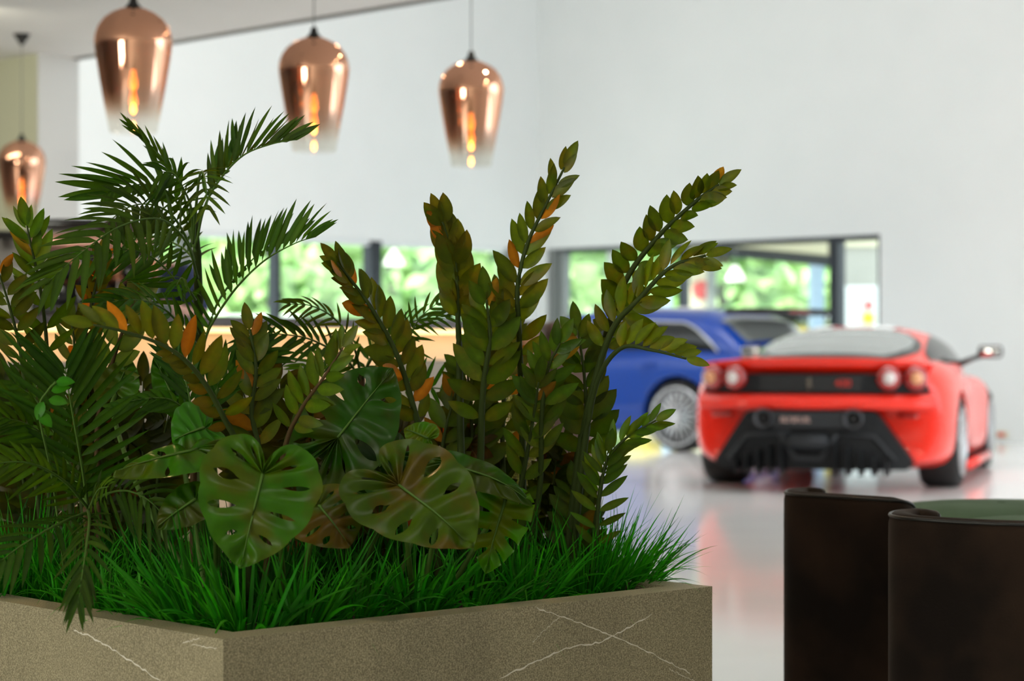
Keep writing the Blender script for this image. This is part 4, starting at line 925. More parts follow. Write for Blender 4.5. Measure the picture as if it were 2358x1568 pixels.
# ------------------------------------------------------------------ plants
def px(L): return [P(x, y, D_) for x, y, D_ in L]
def nvec(a): v = Vector(a); return v.normalized()
def stalk(par, L, leafpx, n, nrm=(0, -1, .35), ang=(62, 28), t0=.25, wr=.46, roll=(0, 0), one=0, tint=(1, 1, 1), jit=.12, tilt=0, r=.0065, prof=None, fold=.22, mst='stem_green', droop=.08, seed=None, taper=.35, flipp=.07):
    """a zz stem (part) with its row of leaflets (sub-part)"""
    if seed is not None: random.seed(seed)
    pts = crv(px(L), 40); Dm = sum(l[2] for l in L) / len(L); LM = leafpx * .98 * Dm / F
    s = MB(); s.tube(pts, [r * (1 - .72 * i / 40) for i in range(41)], 7); st = s.build('stalk', mst, par)
    lf = MB(); nb = nvec(nrm)
    for i in range(n):
        t_ = t0 + (1 - t0) * (i + .5) / n; k = t_ * 40; j = min(39, int(k)); p_ = pts[j].lerp(pts[j + 1], k - j); T = (pts[min(40, j + 2)] - pts[max(0, j - 1)]).normalized()
        S = T.cross(nb).normalized(); N_ = S.cross(T).normalized(); q_ = (t_ - t0) / (1 - t0)
        a = math.radians(ang[0] + (ang[1] - ang[0]) * q_ + rnd(-9, 9)); sz = LM * (1 - taper * q_ ** 2) * (.8 + .2 * min(1, q_ * 6)) * rnd(.88, 1.12)
        for side in ((1, -1) if one == 0 else (one,)):
            R_ = Matrix.Rotation(math.radians((roll[0] if side > 0 else roll[1]) + rnd(-14, 14)), 3, T)
            d = T * math.cos(a) + (R_ @ S) * side * math.sin(a) + Vector((rnd(-jit, jit), rnd(-jit, jit), rnd(-jit, jit) + tilt))
            nn_ = (R_ @ N_) + Vector((rnd(-.25, .25), rnd(-.2, .2), rnd(-.25, .25)))
            if rnd(0, 1) < flipp: nn_ = -nn_
            g = rnd(.75, 1.25); lf.k = (tint[0] * g * rnd(.9, 1.12), tint[1] * g, tint[2] * g)
            lf.leaf(p_ + S * side * r * .5 + T * rnd(-.004, .004), d, nn_, sz, sz * wr * rnd(.9, 1.1), droop * rnd(.2, 1.8), fold, 'zz', 8)
    lf.k = (tint[0], tint[1], tint[2]); lf.leaf(pts[-1], (pts[-1] - pts[-3]).normalized(), nb, LM * .75, LM * .3, .05, fold, 'zz', 8)
    lf.build('leaves', 'leaf_zz', st, tint=True); return st
def frond(par, L, leafpx, n, nrm=(0, -1, .35), ang=(58, 25), t0=.12, wr=.125, grav=.25, up=(1, 1), tint=(1, 1, 1), r=.0030, sides=(1, -1), seed=None, droop=.05, jit=.06, fold=.35, roll=(0, 0), mname='frond', drop=0.0):
    if seed is not None: random.seed(seed)
    pts = crv(px(L), 50); Dm = sum(l[2] for l in L) / len(L); LM = leafpx * 1.18 * Dm / F; n = max(6, int(n * .66))
    s = MB(); s.tube(pts, [r * (1 - .8 * i / 50) for i in range(51)], 6); st = s.build(mname, 'petiole', par)
    lf = MB(); nb = nvec(nrm)
    for i in range(n):
        t_ = t0 + (1 - t0) * (i + .5) / n; k = t_ * 50; j = min(49, int(k)); p_ = pts[j].lerp(pts[j + 1], k - j); T = (pts[min(50, j + 2)] - pts[max(0, j - 1)]).normalized()
        S = T.cross(nb).normalized(); N_ = S.cross(T).normalized(); q_ = (t_ - t0) / (1 - t0)
        prof = math.sin(math.pi * (.16 + .72 * q_)) ** .6
        for side in sides:
            if rnd(0, 1) < drop: continue
            a = math.radians(ang[0] + (ang[1] - ang[0]) * q_ + rnd(-4, 4)); sz = LM * prof * rnd(.9, 1.1) * (up[0] if side > 0 else up[1])
            R_ = Matrix.Rotation(math.radians((roll[0] if side > 0 else roll[1]) + rnd(-8, 8)), 3, T)
            d = T * math.cos(a) + (R_ @ S) * side * math.sin(a) + Vector((rnd(-jit, jit), rnd(-jit, jit), rnd(-jit, jit)))
            g = rnd(.75, 1.25); lf.k = (tint[0] * g * rnd(.85, 1.2), tint[1] * g, tint[2] * g)
            lf.leaf(p_, d, (R_ @ N_) + Vector((rnd(-.3, .3), rnd(-.3, .3), rnd(-.3, .3))), sz, max(.006, LM * wr * (.75 + .25 * prof)), droop, fold, 'palm', 7, grav=grav * rnd(.6, 1.4))
    lf.build('leaflets', 'leaf_palm', st, tint=True); return st
def monstera(par, J, T_, wpx, nrm, D_, stem, tint=(1, 1, 1), cup=.10, holes=1, seed=1, lobes=7, back=.42, roll_tip=.25, base_d=None, slit=0.0, Wr=None):
    """one big split leaf: J = where the stalk joins, T_ = tip (pixels), drawn in its own plane with normal nrm"""
    random.seed(seed)
    Jp = P(J[0], J[1], D_)
    dT = P(T_[0], T_[1], D_) - Jp
    n_ = nvec(nrm)
    # put the tip on the leaf plane, seen along the sight line
    ray = P(T_[0], T_[1], 1.0) - Vector((0, 0, CH)); cam0 = Vector((0, 0, CH)); k = (Jp - cam0).dot(n_) / ray.dot(n_)
    tip = cam0 + ray * k; ax = tip - Jp; L_ = ax.length
    if L_ > 0.6: ax = dT; L_ = ax.length
    ax.normalize(); sd = ax.cross(n_).normalized(); n_ = sd.cross(ax).normalized(); Wd = wpx * D_ / F / 2
    m_ = MB()
    K = lobes
    OT = [(-.14, .0), (-.34, .10), (-.50, .32), (-.47, .60), (-.28, .86), (.02, 1.0), (.32, .95), (.58, .76), (.78, .50), (.92, .22), (1.0, .0)]
    def outline(q_):     # q 0..1 from the back notch to the tip; returns (along, across)
        f_ = max(0, min(.9999, q_)) * 10; k_ = int(f_); u_ = f_ - k_
        g = lambda i_: OT[max(0, min(10, i_))]
        o_ = []
        for c_ in (0, 1):
            a_, b2, c2, d2 = g(k_ - 1)[c_], g(k_)[c_], g(k_ + 1)[c_], g(k_ + 2)[c_]
            o_.append(.5 * (2 * b2 + (c2 - a_) * u_ + (2 * a_ - 5 * b2 + 4 * c2 - d2) * u_ ** 2 + (3 * b2 - a_ - 3 * c2 + d2) * u_ ** 3))
        if o_[0] < 0: o_[0] *= back / .5
        return o_[0] * L_, max(0, o_[1]) * Wd
    def root_(q_): return max(0, (q_ - .40) / .60) ** 1.1 * .93 * L_
    for side in (1, -1):
        for i in range(K):
            for h in (0, 1):
                g0, g1 = (i / K, (i + .5) / K) if h == 0 else ((i + .5) / K, (i + 1) / K)
                has = holes and 1 <= i <= K - 2 and rnd(0, 1) < .9; ta, tb, wd = rnd(.22, .42), rnd(.58, .88), rnd(.10, .25)
                if slit and 1 <= i <= K - 2: tb = 1.01 if rnd(0, 1) < slit else tb
                if h == 0: hold = (has, ta, tb, wd)
                else: has, ta, tb, wd = hold
                rows = []; ns, nt = 4, 16
                for a in range(nt + 1):
                    t_ = a / nt; row = []
                    sh = 0
                    if has and ta < t_ < tb + 1e-6: u_ = (t_ - ta) / (tb - ta); sh = wd * math.sin(math.pi * min(.98 if tb <= 1 else .72 * u_ + .05, u_ if tb <= 1 else .72 * u_ + .05)) ** .6 / 2.2
                    for b_ in range(ns + 1):
                        q_ = g0 + (g1 - g0) * b_ / ns
                        if h == 0: q2 = q_ - sh * (b_ / ns) / K * 1.6
                        else: q2 = q_ + sh * (1 - b_ / ns) / K * 1.6
                        ox, oy = outline(max(0, min(1, q2))); rx = root_(q2)
                        lob = 1 - .05 * abs(math.sin(math.pi * K * q2)) ** .5 * 0 - (.05 * (1 - abs(math.sin(math.pi * K * (q2)))) if .1 < q2 < .9 else 0)
                        x_ = rx + (ox - rx) * t_ * (.96 + .04 * t_); y_ = oy * t_ * lob
                        y_ *= (1 + .10 * math.sin(math.pi * t_))
                        ridge = math.cos(2 * math.pi * K * q2) * .040 * L_ * math.sin(math.pi * min(1, t_ * 1.05)) ** .7
                        z_ = ridge + cup * Wd * (t_ ** 1.3) * (1 if cup > 0 else 1) - roll_tip * L_ * max(0, x_ / L_ - .35) ** 2 - .10 * L_ * (1 if x_ < 0 else 0) * (x_ / L_) ** 2 - .25 * cup * Wd * t_ ** 4
                        row.append(Jp + ax * x_ + sd * side * y_ + n_ * z_)
                    rows.append(row)
                m_.k = tuple(c * rnd(.94, 1.06) for c in tint)
                m_.grid(rows, flip=(side < 0))
    o = m_.build('leaf', 'leaf_monstera', par, tint=True)
    # weld the strips and turn the upper side to the normal
    bm = bmesh.new(); bm.from_mesh(o.data); bmesh.ops.remove_doubles(bm, verts=bm.verts, dist=.0004); bm.normal_update()
    if sum(f.normal.dot(n_) for f in bm.faces) < 0: bmesh.ops.reverse_faces(bm, faces=bm.faces)
    bm.to_mesh(o.data); bm.free()
    # midrib and veins
    v_ = MB(); v_.tube([Jp + ax * (L_ * .92 * i / 10) + n_ * (.0015 - roll_tip * L_ * max(0, .92 * i / 10 - .35) ** 2 + .016 * L_ * .0) for i in range(11)], [.0026 * (1 - .085 * i) for i in range(11)], 5)
    v_.build('midrib', 'petiole', o)
    s = MB(); sp = [P(*q_) for q_ in stem]; s.tube(crv([Jp - n_ * .002] + sp, 20), .0045, 7); s.build('petiole', 'petiole', o)
    return o

# --- main palm ---------------------------------------------------------------
pa = thing('palm', 'tall slender-trunked palm rising left of the middle of the planter', 'palm', (P(465, 0, 3.75).x, 3.75, .55))
mb = MB(); T_ = crv(px([(470, 1345, 3.75), (462, 1000, 3.72), (458, 780, 3.68), (456, 640, 3.64), (450, 540, 3.60), (440, 480, 3.58)]), 40)
mb.tube(T_, [(.0115 - .006 * i / 40) * (1.22 if i % 7 == 0 else 1) for i in range(41)], 10); mb.build('trunk', 'stem_green', pa)
G1 = (.8, .95, .8)
frond(pa, [(452, 560, 3.6), (470, 480, 3.58), (505, 415, 3.55), (560, 358, 3.5), (625, 332, 3.45), (680, 322, 3.42)], 108, 22, ang=(48, 20), up=(.9, .95), grav=.0, t0=.3, seed=1, tint=(1.0, .9, .8), nrm=(0, -1, .2), roll=(150, 0), wr=.11)
frond(pa, [(448, 570, 3.6), (462, 480, 3.6), (490, 425, 3.6), (530, 370, 3.6), (545, 335, 3.6)], 80, 14, ang=(40, 20), up=(.3, 1.0), grav=.05, t0=.35, seed=21, tint=G1)
frond(pa, [(448, 560, 3.6), (420, 440, 3.62), (395, 390, 3.62), (350, 338, 3.6), (300, 290, 3.58)], 60, 12, ang=(12, 8), grav=0, t0=.35, wr=.09, seed=2, tint=(1, 1, .8))
frond(pa, [(450, 580, 3.6), (425, 500, 3.62), (390, 445, 3.6), (340, 425, 3.55), (285, 432, 3.5), (245, 450, 3.48)], 135, 19, ang=(42, 28), up=(1.0, .35), grav=.02, t0=.3, seed=3, tint=(1.1, 1.25, .9), sides=(-1, 1))
frond(pa, [(448, 600, 3.6), (425, 540, 3.56), (390, 490, 3.52), (340, 470, 3.48), (290, 480, 3.44), (240, 520, 3.4)], 92, 26, ang=(72, 40), grav=.1, t0=.2, seed=4, tint=(.95, .85, .8))
frond(pa, [(455, 640, 3.6), (430, 560, 3.5), (370, 505, 3.4), (280, 520, 3.3), (190, 580, 3.22), (110, 650, 3.18)], 118, 24, ang=(60, 22), up=(1, 1), grav=.15, t0=.25, seed=5, tint=(1, .95, .8))
frond(pa, [(455, 770, 3.65), (430, 700, 3.6), (395, 635, 3.55), (345, 590, 3.5), (280, 575, 3.45), (190, 600, 3.4)], 100, 22, ang=(58, 32), up=(.75, 1), grav=.06, t0=.18, seed=6, tint=(.85, 1.05, .8))
frond(pa, [(464, 800, 3.66), (491, 740, 3.62), (544, 663, 3.56), (609, 600, 3.5), (680, 560, 3.46), (728, 545, 3.42)], 108, 32, ang=(80, 20), up=(.0, 1.0), grav=.0, t0=.08, seed=7, tint=(.95, 1.05, .7), sides=(-1,), jit=.03)
frond(pa, [(470, 790, 3.7), (500, 700, 3.7), (550, 630, 3.7), (610, 575, 3.7), (690, 540, 3.7)], 90, 20, ang=(62, 22), up=(.1, 1.0), grav=.02, t0=.3, seed=17, tint=(.7, .85, .7))
frond(pa, [(445, 560, 3.55), (452, 470, 3.45), (460, 405, 3.36), (468, 398, 3.28), (474, 430, 3.22), (478, 480, 3.2)], 62, 13, ang=(80, 30), grav=.1, t0=.42, seed=8, tint=(1.4, 1.1, .6), nrm=(.1, -1, .5))
frond(pa, [(445, 560, 3.55), (440, 480, 3.5), (420, 430, 3.45), (400, 400, 3.42), (370, 395, 3.4)], 85, 16, ang=(75, 40), grav=.45, t0=.2, seed=9, tint=G1)
frond(pa, [(458, 800, 3.62), (425, 760, 3.55), (375, 710, 3.46), (310, 690, 3.38), (235, 698, 3.32)], 92, 20, ang=(30, 18), grav=.12, t0=.1, seed=10, tint=(.8, 1.05, .7))
frond(pa, [(450, 690, 3.6), (430, 660, 3.52), (418, 640, 3.48), (405, 660, 3.44)], 60, 8, ang=(40, 20), grav=.3, t0=.1, seed=11, tint=(1, 1.4, .8))
frond(pa, [(456, 640, 3.62), (440, 590, 3.7), (400, 560, 3.75), (340, 545, 3.8), (270, 560, 3.85)], 90, 20, ang=(60, 30), grav=.2, t0=.15, seed=12, tint=(.6, .7, .6))
# --- middle small palm -------------------------------------------------------
pb = thing('palm', 'small yellow-green palm in the middle, in front of the lit bar counter', 'palm', (P(838, 0, 3.85).x, 3.85, .55))
mb = MB(); mb.tube(crv(px([(842, 1330, 3.85), (838, 1050, 3.85), (832, 860, 3.85)]), 20), .007, 8); mb.build('trunk', 'stem_brown', pb)
frond(pb, [(832, 870, 3.85), (815, 800, 3.8), (775, 738, 3.75), (720, 705, 3.7), (662, 700, 3.66)], 62, 18, ang=(38, 20), grav=.25, t0=.2, seed=31, wr=.09, tint=(1.6, 1.1, .5))
frond(pb, [(832, 870, 3.85), (860, 820, 3.8), (900, 775, 3.75), (950, 740, 3.7), (1035, 728, 3.66)], 70, 20, ang=(45, 22), grav=.18, t0=.2, seed=32, wr=.09, tint=(1.1, 1.0, .5))
frond(pb, [(832, 870, 3.85), (870, 850, 3.78), (930, 800, 3.72), (965, 735, 3.68), (1010, 695, 3.66)], 72, 18, ang=(55, 26), grav=.15, t0=.15, seed=33, wr=.09, tint=(1, .95, .5))
frond(pb, [(832, 880, 3.85), (800, 830, 3.8), (745, 795, 3.74), (690, 775, 3.7), (610, 770, 3.66), (560, 800, 3.64)], 84, 24, ang=(48, 24), grav=.18, t0=.1, seed=34, tint=(.7, .8, .5))
frond(pb, [(832, 880, 3.85), (850, 830, 3.9), (880, 790, 3.9), (905, 770, 3.9)], 80, 12, ang=(60, 30), grav=.2, t0=.15, seed=35, tint=(.8, .9, .5))
frond(pb, [(840, 930, 3.85), (900, 905, 3.86), (970, 893, 3.86), (1045, 900, 3.86), (1090, 925, 3.86)], 72, 20, ang=(80, 50), up=(.5, 1), grav=.05, t0=.15, seed=36, tint=(.6, 1, .6), nrm=(0, -1, .1))
frond(pb, [(832, 880, 3.85), (780, 840, 3.9), (730, 830, 3.9), (690, 850, 3.9)], 60, 14, ang=(50, 30), grav=.1, t0=.15, seed=37, tint=(1.3, 1.3, .5))
# --- feathery palms on the left ---------------------------------------------
pc_ = thing('palm', 'bushy palm at the lower left, one frond hanging over the planter rim', 'palm', (P(205, 0, 3.45).x, 3.45, .55))
mb = MB(); mb.tube(crv(px([(215, 1350, 3.45), (208, 1260, 3.4), (203, 1170, 3.32)]), 12), .009, 8); mb.build('trunk', 'stem_brown', pc_)
frond(pc_, [(203, 1170, 3.32), (190, 1080, 3.26), (172, 980, 3.2), (158, 900, 3.17), (150, 845, 3.15)], 190, 26, ang=(58, 28), grav=.03, t0=.08, wr=.075, seed=41, tint=(.55, .75, .6))
frond(pc_, [(203, 1170, 3.3), (150, 1110, 3.2), (80, 1070, 3.12), (10, 1065, 3.08), (-60, 1090, 3.05)], 130, 26, ang=(40, 26), up=(.55, 1), grav=.05, t0=.06, wr=.09, seed=42, tint=(1.3, 1.25, .8))
frond(pc_, [(203, 1170, 3.3), (240, 1140, 3.24), (290, 1130, 3.2), (340, 1150, 3.16), (380, 1190, 3.14)], 105, 20, ang=(60, 30), grav=.35, t0=.06, wr=.1, seed=43, tint=(.8, .85, .6))
frond(pc_, [(203, 1175, 3.28), (206, 1200, 3.12), (200, 1250, 2.98), (190, 1320, 2.92), (180, 1390, 2.88)], 100, 24, ang=(42, 14), grav=.12, t0=.1, wr=.10, seed=44, tint=(.7, .75, .5))
frond(pc_, [(203, 1180, 3.28), (160, 1195, 3.15), (100, 1225, 3.06), (30, 1270, 3.0), (-40, 1330, 2.96)], 105, 20, ang=(45, 24), grav=.15, t0=.06, seed=45, tint=(.55, .7, .6))
frond(pc_, [(203, 1170, 3.32), (190, 1120, 3.3), (140, 1040, 3.26), (70, 980, 3.2), (0, 960, 3.16)], 120, 24, ang=(50, 26), grav=.08, t0=.1, seed=46, tint=(1.0, 1.1, .7))
frond(pc_, [(203, 1170, 3.34), (150, 1050, 3.38), (90, 930, 3.36), (30, 880, 3.34)], 100, 18, ang=(50, 24), grav=.1, t0=.3, seed=47, tint=(.9, 1.1, .7))
frond(pc_, [(205, 1175, 3.3), (225, 1130, 3.16), (250, 1120, 3.08)], 60, 9, ang=(50, 24), grav=.2, t0=.1, seed=48, tint=(1.5, 1.4, .8))
pd_ = thing('palm', 'low bright green palm behind the folded pale split leaf', 'palm', (P(440, 0, 3.5).x, 3.5, .55))
mb = MB(); mb.tube(crv(px([(445, 1370, 3.5), (445, 1200, 3.5), (446, 1040, 3.48)]), 12), .006, 8); mb.build('trunk', 'stem_brown', pd_)
frond(pd_, [(446, 1040, 3.48), (432, 960, 3.4), (390, 920, 3.34), (320, 920, 3.3), (250, 940, 3.26)], 100, 22, ang=(34, 20), up=(.35, 1), grav=.04, t0=.15, seed=51, tint=(.9, 1.3, .7))
frond(pd_, [(446, 1040, 3.48), (440, 940, 3.5), (425, 870, 3.5), (400, 820, 3.5)], 90, 16, ang=(40, 22), grav=.05, t0=.2, seed=52, tint=(.6, .9, .6))
frond(pd_, [(446, 1040, 3.48), (480, 930, 3.6), (540, 850, 3.65), (600, 810, 3.66)], 110, 20, ang=(40, 22), grav=.06, t0=.2, seed=53, tint=(.7, .9, .6))
frond(pd_, [(446, 1050, 3.48), (480, 980, 3.4), (500, 900, 3.36), (505, 830, 3.34)], 80, 14, ang=(40, 22), grav=.05, t0=.2, seed=54, tint=(.6, .9, .6))

# --- zz plants ---------------------------------------------------------------
def zz(label, x, D_): return thing('zz_plant', label, 'zz plant', (P(x, 0, D_).x, D_, .55), group='zz plants in the planter')
z1 = zz('tall glossy zz plant at the right end, long stems leaning over the blue car', 1310, 3.60)
stalk(z1, [(1300, 1370, 3.6), (1330, 1080, 3.58), (1365, 900, 3.54), (1410, 760, 3.5), (1470, 690, 3.46), (1545, 615, 3.42), (1625, 588, 3.4)], 84, 13, ang=(60, 16), t0=.42, roll=(20, -10), tint=(1.3, 1.15, .8), seed=61, r=.009, nrm=(0, -1, .5), wr=.42)
stalk(z1, [(1290, 1370, 3.64), (1330, 1060, 3.64), (1370, 880, 3.62), (1405, 740, 3.58), (1450, 630, 3.54), (1520, 540, 3.5), (1600, 465, 3.46), (1655, 425, 3.44)], 84, 17, ang=(66, 28), t0=.36, roll=(-30, 50), tint=(1, 1.05, .8), seed=62, r=.009, wr=.5)
stalk(z1, [(1310, 1370, 3.58), (1345, 1040, 3.54), (1375, 880, 3.5), (1430, 802, 3.46), (1500, 806, 3.42), (1580, 826, 3.40)], 76, 9, ang=(62, 25), t0=.58, one=-1, roll=(0, 0), tint=(1.7, 1.4, .8), seed=63, r=.007, wr=.45)
stalk(z1, [(1310, 1370, 3.62), (1340, 1120, 3.6), (1350, 980, 3.58), (1345, 860, 3.56), (1330, 760, 3.55)], 92, 9, ang=(60, 30), t0=.35, tint=(.6, .75, .6), seed=64, wr=.5)
z2 = zz('zz plant with the tallest upright shoot, under the furthest right pendant', 1205, 3.66)
stalk(z2, [(1200, 1380, 3.66), (1204, 1100, 3.64), (1200, 900, 3.6), (1195, 760, 3.56), (1192, 660, 3.54), (1215, 560, 3.52), (1258, 470, 3.5), (1300, 385, 3.48)], 92, 15, ang=(50, 18), t0=.34, roll=(-15, 25), tint=(1.15, 1.0, .7), seed=65, r=.0075, wr=.36)
stalk(z2, [(1190, 1380, 3.62), (1240, 1150, 3.58), (1248, 950, 3.54), (1262, 850, 3.52), (1290, 790, 3.5)], 92, 9, ang=(50, 24), t0=.35, roll=(0, 0), tint=(.8, 1.05, .8), seed=66, wr=.36)
stalk(z2, [(1200, 1380, 3.7), (1160, 1100, 3.7), (1160, 930, 3.7), (1165, 800, 3.7), (1150, 700, 3.7)], 96, 10, ang=(62, 35), t0=.3, tint=(.8, .7, .5), seed=67, wr=.4)
z3 = zz('zz plant with a dense column of overlapping leaves, left of the tallest shoot', 1080, 3.62)
stalk(z3, [(1075, 1380, 3.62), (1062, 1050, 3.6), (1058, 820, 3.58), (1055, 740, 3.56), (1052, 640, 3.54), (1040, 570, 3.52), (1018, 510, 3.5)], 98, 12, ang=(26, 14), t0=.50, roll=(10, -10), tint=(1.3, 1.0, .7), seed=68, r=.008, wr=.5, droop=.14)
stalk(z3, [(1095, 1380, 3.6), (1106, 1080, 3.58), (1112, 900, 3.56), (1128, 780, 3.54), (1120, 690, 3.52)], 108, 9, ang=(58, 30), t0=.36, tint=(.8, .9, .7), seed=69, r=.0085, wr=.42)
stalk(z3, [(1085, 1380, 3.66), (1090, 1100, 3.68), (1085, 960, 3.68), (1075, 840, 3.68)], 100, 9, ang=(64, 40), t0=.25, tint=(.6, .65, .5), seed=70, wr=.42)
stalk(z3, [(1110, 1380, 3.6), (1190, 1150, 3.58), (1225, 980, 3.55), (1240, 880, 3.52)], 92, 9, ang=(52, 30), t0=.2, tint=(.7, .8, .7), seed=71, wr=.36)
z4 = zz('zz plant leaning left with brown orange-lit leaf backs, right of the big dark split leaf', 985, 3.6)
stalk(z4, [(1015, 1380, 3.6), (985, 1080, 3.58), (950, 930, 3.56), (915, 820, 3.54), (862, 720, 3.52), (812, 650, 3.5), (776, 605, 3.48)], 84, 17, ang=(56, 22), t0=.27, roll=(15, 35), tint=(1.15, .95, .6), seed=72, r=.0075, wr=.46)
stalk(z4, [(1015, 1380, 3.64), (1010, 1150, 3.66), (1020, 1020, 3.66), (1050, 900, 3.66)], 90, 8, ang=(60, 30), t0=.25, tint=(.7, .8, .6), seed=73, wr=.42)
z5 = zz('low zz plant at the right corner with a shoot pointing at the silver wheel', 1385, 3.58)
stalk(z5, [(1345, 1380, 3.58), (1375, 1180, 3.54), (1395, 1070, 3.52), (1440, 1010, 3.5), (1510, 968, 3.48)], 74, 11, ang=(50, 16), t0=.30, roll=(20, -10), tint=(.95, 1.3, .7), seed=74, r=.0055, wr=.32)
stalk(z5, [(1355, 1380, 3.56), (1372, 1250, 3.54), (1378, 1160, 3.53), (1390, 1090, 3.52), (1400, 1040, 3.51)], 78, 8, ang=(56, 30), t0=.2, tint=(.7, 1, .7), seed=75, wr=.26, r=.005)
stalk(z5, [(1345, 1380, 3.6), (1325, 1240, 3.6), (1318, 1120, 3.6)], 84, 6, ang=(56, 30), t0=.2, tint=(.4, .5, .4), seed=76, wr=.4)
z6 = zz('zz plant with a long stem arching left in front, its leaves standing upright', 560, 3.2)
stalk(z6, [(575, 1400, 3.2), (560, 1080, 3.16), (515, 960, 3.12), (455, 860, 3.08), (385, 800, 3.05), (290, 765, 3.02), (215, 748, 3.0)], 100, 14, ang=(74, 30), t0=.32, one=1, roll=(0, 0), tint=(1.45, 1.2, .7), seed=77, r=.006, wr=.38, nrm=(0, -1, .3))
stalk(z6, [(580, 1400, 3.2), (558, 1078, 3.17), (514, 958, 3.13), (454, 860, 3.09), (390, 805, 3.06)], 62, 9, ang=(60, 30), t0=.42, one=-1, tint=(1.5, .85, .6), seed=78, r=.003, wr=.5)
stalk(z6, [(600, 1400, 3.24), (650, 1060, 3.2), (690, 950, 3.16), (745, 870, 3.12), (790, 800, 3.1)], 88, 9, ang=(58, 24), t0=.36, roll=(-20, 20), tint=(.95, 1.1, .9), seed=79, r=.0055, wr=.34, mst='stem_brown')
stalk(z6, [(590, 1400, 3.4), (600, 1080, 3.42), (580, 950, 3.42), (590, 850, 3.42), (575, 760, 3.42)], 90, 9, ang=(50, 24), t0=.3, tint=(.9, .85, .6), seed=80, wr=.4)
z7 = zz('zz plant with pointed leaves below the small far pendant, left edge', 110, 3.6)
stalk(z7, [(115, 1300, 3.6), (112, 1000, 3.55), (108, 800, 3.5), (92, 660, 3.46), (75, 580, 3.44), (62, 520, 3.42)], 96, 10, ang=(46, 22), t0=.36, roll=(10, 0), tint=(.9, 1.2, .9), seed=81, r=.005, wr=.29)
stalk(z7, [(105, 1300, 3.56), (62, 930, 3.5), (45, 800, 3.46), (20, 700, 3.42), (-5, 620, 3.4)], 84, 8, ang=(60, 34), t0=.4, tint=(.85, .75, .6), seed=82, r=.005, wr=.36)
z8 = zz('zz plant with orange-lit round leaves left of the palm trunk', 205, 3.75)
stalk(z8, [(200, 1300, 3.75), (180, 1000, 3.72), (185, 850, 3.7), (205, 730, 3.68), (222, 650, 3.66), (232, 590, 3.65)], 62, 11, ang=(50, 30), t0=.35, roll=(40, 60), tint=(1.3, .8, .4), seed=83, wr=.5, flipp=.5)  # orange tint carries the warm light on these leaves
stalk(z8, [(230, 1300, 3.7), (225, 980, 3.66), (255, 850, 3.62), (290, 740, 3.58), (318, 670, 3.56)], 88, 8, ang=(52, 22), t0=.42, tint=(1, 1, .6), seed=84, wr=.44, mst='stem_brown')
stalk(z8, [(180, 1300, 3.7), (150, 1050, 3.66), (140, 930, 3.64), (170, 820, 3.62), (165, 740, 3.6)], 84, 6, ang=(60, 30), t0=.3, tint=(.6, .6, .4), seed=85, wr=.34)
z9 = zz('shade-tinted leafy zz plant filling the middle behind the front split leaves', 700, 3.75)
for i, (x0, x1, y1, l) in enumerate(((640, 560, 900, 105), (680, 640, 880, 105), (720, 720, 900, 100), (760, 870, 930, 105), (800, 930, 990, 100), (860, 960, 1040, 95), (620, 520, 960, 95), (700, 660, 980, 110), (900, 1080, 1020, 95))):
    stalk(z9, [(x0, 1380, 3.75), (x0, 1180, 3.72), ((x0 + x1) / 2, 1050, 3.7), (x1, y1, 3.68)], l, 18, ang=(80, 45), t0=.04, tint=(.45 + .2 * (i % 3), .34 + .08 * (i % 2), .3), seed=90 + i, wr=.5, r=.005)  # low tint puts the shade inside the planting into the leaf colour
z10 = zz('shade-tinted low zz plant between the left palm and the folded split leaf', 300, 3.8)
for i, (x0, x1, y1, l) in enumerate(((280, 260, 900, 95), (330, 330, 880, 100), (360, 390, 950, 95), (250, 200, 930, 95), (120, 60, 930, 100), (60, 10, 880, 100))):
    stalk(z10, [(x0, 1340, 3.8), (x0, 1150, 3.78), ((x0 + x1) / 2, 1020, 3.75), (x1, y1, 3.72)], l, 17, ang=(75, 40), t0=.04, tint=(.38, .32, .3), seed=110 + i, wr=.45, r=.005)  # leaf colour darkened for the shade among the plants

z11 = zz('shade-tinted low zz plant at the foot of the tall shoots, behind the grass', 1180, 3.85)
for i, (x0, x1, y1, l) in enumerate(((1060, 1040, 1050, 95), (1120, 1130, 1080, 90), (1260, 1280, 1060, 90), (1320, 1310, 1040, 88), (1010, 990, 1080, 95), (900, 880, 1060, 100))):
    stalk(z11, [(x0, 1370, 3.8), (x0, 1250, 3.8), ((x0 + x1) / 2, 1150, 3.78), (x1, y1, 3.76)], l, 14, ang=(80, 45), t0=.03, tint=(.3, .3, .3), seed=130 + i, wr=.5, r=.005)  # shade at the foot of the stems painted in by the tint
# --- split-leaf plants --------------------------------------------------------
def mon(label, x, D_): return thing('monstera', label, 'monstera', (P(x, 0, D_).x, D_, .55), group='split-leaf plants in the planter')
m1 = mon('split-leaf plant whose large round leaf hangs lowest at the front, over the grass', 640, 3.25)
monstera(m1, (605, 1092), (552, 1308), 285, (.08, -1, .28), 2.98, [(625, 1120, 3.1), (650, 1300, 3.2), (650, 1420, 3.25)], tint=(1.25, 1.1, .9), cup=.12, seed=201, back=.36)
monstera(m1, (735, 1165), (800, 1245), 190, (-.1, -.7, .8), 3.1, [(720, 1230, 3.15), (680, 1420, 3.25)], tint=(1.9, .7, 1.5), cup=-.15, seed=202, back=.5)
m2 = mon('split-leaf plant with a wide copper-glinting leaf right of the middle front', 960, 3.35)
monstera(m2, (918, 1118), (1092, 1246), 300, (.05, -.75, .75), 3.08, [(930, 1180, 3.2), (955, 1420, 3.35)], tint=(1.7, .78, 1.5), cup=.1, seed=203, back=.45, roll_tip=.35)
